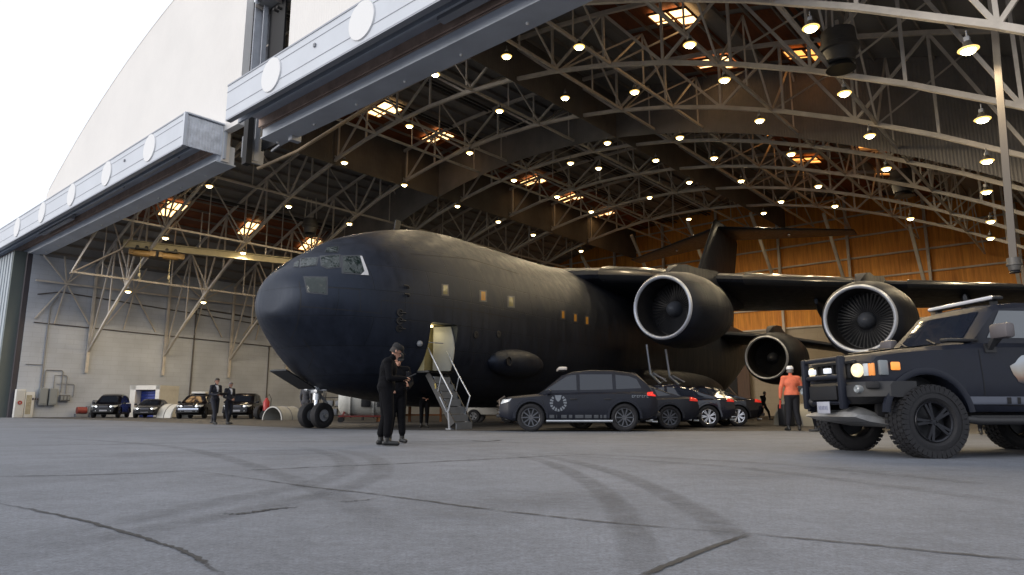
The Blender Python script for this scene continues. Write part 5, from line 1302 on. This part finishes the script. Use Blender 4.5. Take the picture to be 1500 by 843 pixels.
    me = evaluated(me, [('REMESH', dict(mode='VOXEL', voxel_size=vox, adaptivity=0.0)), ('SMOOTH', dict(factor=.5, iterations=3))])
    mats = [top, legs, skin, hands, shoes, shirt or top]
    me.materials.clear()
    for m_ in mats: me.materials.append(m_)
    for f in me.polygons:
        c = f.center; best = 1e9; mi = 0; bi = 0
        for si, (p, q, r, k) in enumerate(seg2):
            d = q - p; t = 0 if d.length_squared < 1e-9 else max(0, min(1, (c - p).dot(d) / d.length_squared)); dist = (c - p - d * t).length - r
            if dist < best: best, mi, bi = dist, k, si
        if mi == 0 and c.z < .965 and abs(c.x) < .19 and seg2[bi][0].z > .9 and seg2[bi][1].z > .9 and abs(seg2[bi][0].x) < .19: mi = 1
        elif mi == 1 and c.z > .975: mi = 0
        if shirt and mi == 0 and c.y > .02 and abs(c.x) < .035 + max(0, (c.z - 1.25)) * .12 and 1.22 < c.z < 1.47: mi = 5
        f.material_index = mi; f.use_smooth = True
    me.name = 'body'
    root = bpy.data.objects.new('person', None); COL.objects.link(root)
    tag(root, label, 'person', group)
    root.location = loc; k = height / 1.75; root.scale = (k, k, k); root.rotation_euler = (0, 0, math.atan2(face[1], face[0]) - math.pi / 2)
    link_obj('body', me, root)
    basis = Matrix((sidev, look, upv)).transposed().to_4x4(); basis.translation = H_
    # eyes
    mb = MB()
    for s_ in (-1, 1): mb.sphere(basis @ Vector((s_ * .030, .079, .012)), .0095, 8)
    mb.build('eyes', M('dark_eyes', (.02, .015, .012), .2), root)
    # hair: a cap over the skull
    mb = MB(); rr = []
    for i in range(9):
        a = R(90) * i / 8; rr.append([Vector((.085 * math.sin(a) * math.cos(t), .098 * math.sin(a) * math.sin(t) - .012, .034 + .100 * math.cos(a) - (.055 * (i == 8) if math.sin(t) < .25 else .0) - (.02 if i == 8 else 0) if math.sin(t) < .2 else max(.034 + .100 * math.cos(a), .088 * min(1, math.sin(t) * 1.6)))) for t in [2 * math.pi * j / 20 for j in range(20)]])
    rr[0] = [v + Vector((0, 0, 0)) for v in rr[0]]
    rr = [[basis @ v for v in r_] for r_ in rr[1:]]
    mb.loft(rr); mb.build('hair', hair, root)
    if hat:
        kind, hm_ = hat; mb = MB(); rr = []
        for i, (z, f) in enumerate(((.055, 1.0), (.09, 1.03), (.125, .95), (.148, .7), (.153, .1))):
            rr.append([basis @ Vector((.092 * f * math.cos(t), .104 * f * math.sin(t) - .008, z)) for t in [2 * math.pi * j / 20 for j in range(20)]])
        mb.loft(rr)
        if kind == 'cap':
            top_ = [basis @ Vector((.075 * math.cos(t), .085 + .085 * math.sin(t), .060 - .02 * math.sin(t))) for t in [math.pi * j / 10 for j in range(11)]]
            mb.loft([[v + (upv * .010) for v in top_], top_], True)
        mb.build('cap' if kind == 'cap' else 'helmet', hm_, root)
    return root, V, basis
capm = M('black_cap_cloth', (.006, .006, .007), .8)
# two men in black in front of the nose
def gp(px, py): v = ground(px, py); return (v.x, v.y, 0)
r1, V1, _ = person('man in black cap and jacket, back bent over, nearest the camera', gp(563, 653.5), (.96, .28), height=1.80, vox=.0105, bulk=1.16, hat=('cap', capm),
    J=dict(che=(0, .03, 1.31), nek=(0, .075, 1.475), hed=(0, .15, 1.60), look=(0, .86, -.52), elR=(.26, .02, 1.13), wrR=(.14, .27, 1.14), palR=(.09, .36, 1.15), elL=(-.26, .02, 1.12), wrL=(-.12, .27, 1.12), palL=(-.07, .36, 1.13), anR=(.13, .03, .09), knR=(.12, .05, .5), anL=(-.13, -.05, .09)))
mb = MB(); mb.box((0, .38, 1.17), (.20, .26, .012), (R(25), 0, 0)); o = mb.build('clipboard', M('dark_clipboard', (.03, .03, .03), .5), None, 0)
tag(o, 'dark clipboard held by the bent over man in black', 'clipboard'); o.matrix_world = Matrix.Translation(r1.location) @ r1.rotation_euler.to_matrix().to_4x4() @ Matrix.Scale(1.80 / 1.75, 4)
r2, V2, _ = person('man in black with cap facing camera, hand raised, behind the bent over man', gp(579, 649.5), (.35, -.94), height=1.70, vox=.0105, bulk=1.14, hat=('cap', capm),
    J=dict(nek=(0, .03, 1.47), hed=(0, .07, 1.61), look=(-.1, .9, -.4), elL=(-.27, .05, 1.16), wrL=(-.16, .28, 1.05), palL=(-.13, .36, 1.27), elR=(.25, -.02, 1.13), wrR=(.16, .22, 1.02), palR=(.13, .3, 1.0), anR=(.12, .0, .09), anL=(-.12, .04, .09)))
mb = MB(); mb.box((-.13, .385, 1.30), (.07, .015, .14), (R(-25), 0, 0), bev=.004); o = mb.build('phone', M('black_phone', (.015, .015, .018), .2), None, 0)
tag(o, 'small black phone in the raised hand of the man in black', 'phone'); o.matrix_world = Matrix.Translation(r2.location) @ r2.rotation_euler.to_matrix().to_4x4() @ Matrix.Scale(1.70 / 1.75, 4)
person('person in dark clothes without hat standing at the foot of the airstair', gp(621, 627.0), (.2, -.98), height=1.70, vox=.013, hair=M('brown_hair', (.07, .04, .02), .6),
    J=dict(elR=(.25, .02, 1.14), wrR=(.1, .2, 1.05), palR=(.03, .26, 1.05), elL=(-.25, .02, 1.14), wrL=(-.12, .2, 1.02), palL=(-.06, .26, 1.0), hed=(0, .05, 1.61), look=(0, .9, -.4)))
# two men in suits
bx = beside(313, 29.2)
r3, V3, _ = person('taller man in dark suit walking with an open clipboard', (bx, 29.2, 0), (.87, -.5), height=1.95, vox=.014, top=navy, legs=navy, shirt=shirtw, bulk=.98,
    J=dict(elR=(.25, .0, 1.13), wrR=(.12, .24, 1.10), palR=(.06, .32, 1.11), elL=(-.25, .0, 1.13), wrL=(-.10, .24, 1.08), palL=(-.04, .32, 1.09), hed=(0, .05, 1.61), look=(.0, .93, -.35), anR=(.10, .2, .09), knR=(.10, .16, .51), anL=(-.10, -.2, .12), knL=(-.10, .0, .5)))
mb = MB(); mb.box((0, .36, 1.14), (.34, .24, .015), (R(20), 0, 0)); o = mb.build('clipboard', M('dark_clipboard', (.03, .03, .03), .5), None, 0)
tag(o, 'open dark clipboard in the hands of the taller man in suit', 'clipboard'); o.matrix_world = Matrix.Translation(r3.location) @ r3.rotation_euler.to_matrix().to_4x4() @ Matrix.Scale(1.95 / 1.75, 4)
bx = beside(334, 29.6)
person('shorter grey haired man in dark suit, hands together at his waist', (bx, 29.6, 0), (.86, -.5), height=1.80, vox=.014, top=navy, legs=navy, shirt=shirtw, hair=greyhair,
    J=dict(elR=(.25, -.02, 1.12), wrR=(.08, .2, 1.0), palR=(.02, .26, .99), elL=(-.25, -.02, 1.12), wrL=(-.06, .2, 1.02), palL=(.0, .26, 1.03), hed=(0, .03, 1.61), look=(0, .95, -.3), anR=(.09, .1, .09), anL=(-.1, -.1, .09)))
# worker in orange, helmet, back to the camera
bx = beside(1162, 20.6)
person('worker in orange top and white helmet seen from behind', (bx, 20.6, 0), (.12, 1), height=1.90, vox=.0125, top=orange, legs=M('dark_work_trousers', (.005, .005, .009), .8, var=.2, scale=12), bulk=1.16, hat=('helmet', M('white_helmet', (.8, .8, .8), .3)), hands=bclo, hair=greyhair,
    J=dict(elL=(-.285, -.02, 1.15), wrL=(-.30, .02, .92), elR=(.30, .02, 1.15), wrR=(.18, .24, 1.12), palR=(.10, .3, 1.14), anR=(.15, 0, .09), anL=(-.13, .02, .09), hed=(.01, .04, 1.61), look=(.3, .95, -.1)))
g_ = Vector((bx - .33, 20.65, .82)); mb = MB(); mb.tube([g_ + Vector((0, 0, .05)), g_ + Vector((-.02, .02, -.16))], [.028, .024], 10); mb.sphere(g_ + Vector((0, 0, .06)), .03, 8)
tag(mb.build('glove', M('red_glove', (.5, .04, .02), .6)), 'red glove hanging from the left hand of the orange worker', 'glove')
# white print on the back of the orange top
mb = MB(); fw_ = Vector((.12, 1, 0)).normalized()
# walker far behind, person behind the nose gear, people behind the off-roader
bx = beside(1119, 38.0)
person('small figure in dark clothes striding away near the back wall', (bx, 38.0, 0), (.95, .2), height=1.62, vox=.016,
    J=dict(anR=(.1, .32, .14), knR=(.1, .26, .54), anL=(-.1, -.32, .12), knL=(-.1, -.02, .5), pel=(0, 0, .95), che=(0, .06, 1.3), nek=(0, .1, 1.46), hed=(0, .15, 1.6), elR=(.25, -.2, 1.16), wrR=(.25, -.16, .92), elL=(-.25, .12, 1.15), wrL=(-.25, .3, 1.0)))
bx = beside(447, 26.3)
person('person in grey jacket standing behind the nose gear', (bx, 26.3, 0), (.4, 1), height=1.72, vox=.014, top=greyc, legs=greyc)
bx = beside(1196, 19.8)
person('person in dark clothes hidden behind the front of the off-road SUV', (bx, 19.8, 0), (-.6, .8), height=1.72, vox=.016)
for i, px in enumerate((1441, 1466)):
    Y = 17.5 + .3 * i; bx = beside(px, Y)
    person(['person in dark clothes beyond the off-road SUV, only the legs showing under its step, left', 'person in dark clothes beyond the off-road SUV, only legs showing, nearer frame edge'][i], (bx, Y, 0), (-.3, -1), height=1.72, vox=.016)

# ------------------------------------------------------------------ things along the walls
def onwall(w_, z=0., out=0.): return hworld(TW + out, w_, z)
def wthing(name, label, cat, w_, out, z=0., group=None): return thing(name, label, cat, onwall(w_, z, out), HROT, group)
cabm = M('grey_cabinet_steel', (.25, .27, .28), .5, var=.1)
for i, w_ in enumerate((1.78, 2.48)):
    o = wthing('electrical_cabinet', ['tall grey electrical cabinet, left of the pair on the block wall', 'tall grey electrical cabinet, right of the pair on the block wall'][i], 'cabinet', w_, .22, .95, 'electrical cabinets on the wall')
    mb = MB(); mb.box((0, 0, .68), (.35, .58, 1.36), bev=.02); mb.build('case', cabm, o); mb = MB(); mb.box((.18, 0, .68), (.02, .5, 1.05)); mb.box((.20, .2, .7), (.03, .04, .16)); mb.build('door', M('grey_cabinet_door', (.28, .3, .31), .45), o, 0)
o = wthing('switch_box', 'low dark switch box with conduits above it on the wall', 'switch box', 3.35, .2, 1.3); mb = MB(); mb.box((0, 0, .25), (.3, .72, .5), bev=.02); mb.build('case', M('dark_grey_case', (.12, .125, .13), .5), o)
mb = MB()
for d in (-.24, 0, .24): mb.box((.16, d, .25), (.02, .16, .3))
mb.build('cover', cabm, o, 0)
o = wthing('wall_cabinet', 'white fire hose cabinet with red hose near the door edge', 'cabinet', .22, .25, 0); mb = MB(); mb.box((0, 0, 1.1), (.4, .62, 2.2), bev=.02); mb.build('case', whitem, o); mb = MB(); mb.lathe([(-.04, .06), (-.04, .15), (.04, .15), (.04, .06)], 18, Matrix.Translation((.22, 0, 1.15))); mb.build('hose_reel', M('red_hose', (.4, .04, .03), .5), o); mb = MB(); mb.box((.205, 0, 1.1), (.01, .5, 1.9)); mb.build('door', M('off_white_door', (.6, .6, .58), .5), o, 0)
o = wthing('control_panel', 'white panel with cream notice board and three dark gauges', 'panel', .88, .22, 0); mb = MB(); mb.box((0, 0, 1.0), (.36, .62, 2.0), bev=.02); mb.build('case', whitem, o); mb = MB(); mb.box((.185, -.06, 1.0), (.02, .36, 1.5)); mb.build('notice', M('cream_notice', (.4, .36, .26), .6, var=.3, scale=8), o, 0)
for d in (.2, .36, .52):
    mb = MB(); mb.sphere((.2, d, 1.45), (.08, .06, .1), 10); mb.build('gauge', M('dark_gauge', (.07, .05, .05), .4), o)
o = wthing('floor_pump', 'squat red and grey pump on the floor beside the leftmost black SUV', 'pump', 4.5, .8, 0); mb = MB(); mb.lathe([(-.35, .001), (-.35, .28), (.35, .28), (.35, .001)], 16, Matrix.Translation((0, 0, .55)) @ YROT); mb.build('motor', M('red_motor', (.3, .06, .05), .5, var=.2), o); mb = MB(); mb.box((0, 0, .14), (.5, .9, .24)); mb.tube([(0, .4, .4), (0, .7, .4), (0, .7, .1)], .05); mb.build('base', greym, o, 0)
o = wthing('tool_cart', 'grey metal cart between the pump and the leftmost black SUV', 'cart', 5.6, .7, 0)
mb = MB(); mb.box((0, 0, .85), (.6, 1.4, .06)); mb.box((0, 0, .4), (.6, 1.4, .05)); mb.box((.0, .2, 1.15), (.5, .9, .5), bev=.02); mb.build('tray', greym, o, 0); mb = MB(); [mb.bar((x, y, 0), (x, y, .85), .05) for x in (-.28, .28) for y in (-.66, .66)]; mb.bar((-.28, -.66, .3), (.28, -.66, .3), .04); mb.bar((-.28, .66, .3), (.28, .66, .3), .04); mb.bar((-.28, -.66, .3), (-.28, .66, .3), .04); mb.build('frame', greym, o, 0)
# white booth with a blue door
Y = 57.0; x0 = beside(184, Y); x1 = beside(233, Y)
o = thing('booth', 'white booth with bright blue roller door between parked cars', 'booth', ((x0 + x1) / 2, Y + 1.6, 0), R(-8))
wd_ = x1 - x0; mb = MB(); mb.box((-wd_ / 2 + .3, 0, 1.3), (.5, 2.6, 2.6)); mb.box((wd_ / 2 - .2, 0, 1.3), (.36, 2.6, 2.6)); mb.box((0, 0, 2.42), (wd_, 2.6, .36)); mb.box((0, .9, 1.2), (wd_ - .5, .8, 2.3)); mb.build('booth_wall', whitem, o, 0)
mb = MB(); [mb.box((.1, -.6, .12 + i * .24), (wd_ - 1.0, .06, .23), bev=.01) for i in range(9)]; mb.build('door', M('bright_blue_door', (.03, .06, .32), .5), o)
# half-round sections and the pale drum bodies on the floor
def shell(px, Y, r, ln, yaw, label, mat, name='shell_section', open_=True):
    o = thing(name, label, 'shell', (beside(px, Y), Y, 0), yaw)
    mb = MB(); rr = []
    for x in (-ln / 2, -ln / 2 + .02, ln / 2 - .02, ln / 2): rr.append([Vector((x, r_ * math.cos(a), r_ * math.sin(a))) for r_, aa in ((r, range(0, 17)), (r - .06, range(16, -1, -1))) for a in [math.pi * k / 16 for k in aa]])
    mb.loft(rr, True); mb.build('curved_shell', mat, o, 35)
    mb = MB(); [mb.tube([(x, (r + .01) * math.cos(math.pi * k / 16), (r + .01) * math.sin(math.pi * k / 16)) and Vector((x, (r + .01) * math.cos(math.pi * k / 16), (r + .01) * math.sin(math.pi * k / 16))) for k in range(17)], .025, 6) for x in (-ln / 2 + .05, 0, ln / 2 - .05)]; mb.build('rib', M('grey_rib', (.2, .2, .2), .5), o)
    return o
pale = M('pale_composite', (.5, .5, .47), .5, var=.1)
shell(256, 52.5, 1.05, 1.5, R(-20), 'white half round shell standing between parked black cars', pale)
shell(414, 42.0, .80, 1.7, R(243), 'pale half round shell with dark open end left of the nose gear', pale)
shell(1181, 27.5, .85, 1.8, R(15), 'pale half round shell behind the orange worker', M('dull_cream_shell', (.38, .36, .30), .5, var=.1))
o = thing('engine_stand', 'white rounded engine cowling on a red wheeled stand, behind the men in black', 'cowling', (beside(536, 34.5), 34.5, 0), R(10))
mb = MB(); mb.lathe([(-1.35, .001), (-1.34, .5), (-1.2, .75), (-.9, .88), (.6, .92), (1.5, .9), (1.6, .001)], 30, Matrix.Translation((0, 0, 1.15))); mb.build('cowling', pale, o)
mb = MB(); [mb.box((x, -.88, 1.15), (.45, .12, .8), bev=.03) for x in (.0, .75)]; mb.build('cowl_opening', black2, o); mb = MB(); [mb.lathe([(-.02, .86), (-.02, .95), (.02, .95), (.02, .86)], 30, Matrix.Translation((x, 0, 1.15))) for x in (-.75, .37, 1.2)]; mb.build('band', whitem, o)
mb = MB(); mb.box((0, 0, .3), (2.6, 1.0, .07)); [mb.bar((x, y, .3), (x * .8, y, .9), .08) for x in (-1.1, 1.1) for y in (-.5, .5)]; mb.build('stand', M('red_stand', (.2, .035, .03), .5), o, 0)
for x in (-1.2, 1.2):
    for y in (-.5, .5): mb = MB(); mb.lathe([(-.05, .001), (-.05, .13), (.05, .13), (.05, .001)], 16, YROT); w_ = mb.build('caster', rubber, o); w_.location = (x, y, .13)
# long white rail table and trolley beyond the stairs
o = thing('work_platform', 'long low white work platform beyond the foot of the airstair', 'platform', (beside(600, 36.0), 36.0, 0), R(4))
mb = MB(); mb.box((0, 0, .85), (3.4, 1.0, .14)); mb.build('deck', whitem, o, 0); mb = MB(); mb.box((0, -.4, .35), (3.2, .06, .08)); mb.box((0, .4, .35), (3.2, .06, .08)); [mb.bar((x, y, 0), (x, y, .8), .09) for x in (-1.6, 0, 1.6) for y in (-.4, .4)]; [mb.bar((x, -.4, .35), (x, .4, .35), .06) for x in (-1.6, 0, 1.6)]; mb.build('frame', M('orange_frame_paint', (.3, .12, .04), .5), o, 0)
o = thing('baggage_tug', 'pale small tug partly hidden behind the airstair foot', 'tug', (beside(722, 33.0), 33.0, 0), R(170))
mb = MB(); mb.box((0, 0, .62), (2.4, 1.2, .5), bev=.08); mb.box((-.7, 0, .95), (.7, 1.1, .3), bev=.06); mb.build('body', M('pale_tug_paint', (.42, .41, .38), .5, var=.1), o)
for x in (-.8, .8):
    for y in (-.55, .55): wheel(o, x, y, .32, .2, greym, 5, .17, detail=False)
mb = MB(); mb.box((.1, 0, .95), (.4, .8, .12), bev=.03); mb.box((-.12, 0, 1.12), (.1, .8, .36), bev=.03); mb.build('seat', rubber, o); mb = MB(); mb.tube([(.55, .2, .85), (.4, .2, 1.15)], .02, 6); mb.lathe([(-.01, .15), (.0, .17), (.01, .15)], 18, Matrix.Translation((.4, .2, 1.16)) @ Matrix.Rotation(R(60), 4, 'Y')); mb.build('steering_wheel', rubber, o)
# storage rack under the aircraft
o = thing('wire_rack', 'dark wire rack against the wall right of the nose wheels', 'rack', (beside(503, 40.0), 40.0, 0), R(5))
mb = MB(); [mb.bar((x, y, 0), (x, y, 1.6), .05) for x in (-1.1, 0, 1.1) for y in (-.3, .3)]; [mb.box((0, 0, z), (2.3, .7, .04)) for z in (.3, .8, 1.3)]; mb.build('frame', black2, o, 0); mb = MB(); [mb.box((-.8 + .55 * i, 0, .98), (.4, .5, .3), bev=.02) for i in range(4)]; [mb.box((-.6 + .7 * i, 0, .5), (.5, .5, .34), bev=.02) for i in range(3)]; mb.build('bin', greym, o)
o = thing('fire_extinguisher', 'red wheeled fire extinguisher against the block wall', 'extinguisher', (beside(389, 44.0), 44.0, 0))
mb = MB(); mb.lathe([(.25, .001), (.25, .2), (1.1, .2), (1.25, .1), (1.35, .06), (1.35, .001)], 18, Matrix.Rotation(R(-90), 4, 'Y')); mb.build('cylinder', M('red_cylinder_paint', (.45, .03, .03), .35), o)
mb = MB(); [mb.lathe([(-.04, .001), (-.04, .28), (.04, .28), (.04, .001)], 18, Matrix.Translation((0, y, .28)) @ YROT) for y in (-.3, .3)]; mb.tube([(0, -.3, .28), (0, .3, .28)], .03); mb.build('wheel', rubber, o); mb = MB(); mb.tube([(0, 0, 1.35), (.1, .1, 1.6), (.25, .1, 1.3), (.25, .1, .6)], .025, 6); mb.build('hose', black2, o)
o = thing('spare_tyre', 'black tyre lying by the red extinguisher', 'tyre', (beside(380, 44.0), 44.0, 0), R(70)); mb = MB(); mb.lathe(lathe_wheel(.45, .35, .25), 28, Matrix.Translation((0, 0, .45)) @ YROT); mb.build('tread', rubber, o)
# brown timber door with dark cross-braced window in the back wall
o = thing('timber_door', 'brown timber door with dark cross braced panel in back wall', 'door', hworld(-29.2, WB - .5, 0), HROT)
mb = MB(); mb.box((0, 0, 2.7), (4.4, .14, 5.4)); mb.build('door_leaf', M('brown_door_timber', (.10, .055, .035), .6, var=.3, scale=2, stretch=(4, 1, .3)), o, 0)
mb = MB(); mb.box((-.3, -.1, 3.3), (2.5, .06, 2.8)); p = mb.build('dark_panel', seamm, o, 0); mb = MB(); mb.bar((-1.55, -.16, 1.9), (.95, -.16, 4.7), .16, .06); mb.bar((-1.55, -.19, 4.7), (.95, -.19, 1.9), .16, .06); mb.build('cross_brace', M('grey_brown_brace', (.2, .15, .12), .6), p, 0)
o = thing('tool_case', 'black upright case on the floor left of the orange worker', 'case', (beside(1152, 26.0), 26.0, 0), R(20)); mb = MB(); mb.box((0, 0, .42), (.5, .35, .8), bev=.05); mb.build('shell', black2, o); mb = MB(); mb.tube([(-.12, 0, .82), (-.12, 0, .95), (.12, 0, .95), (.12, 0, .82)], .018, 6); mb.build('handle', greym, o)
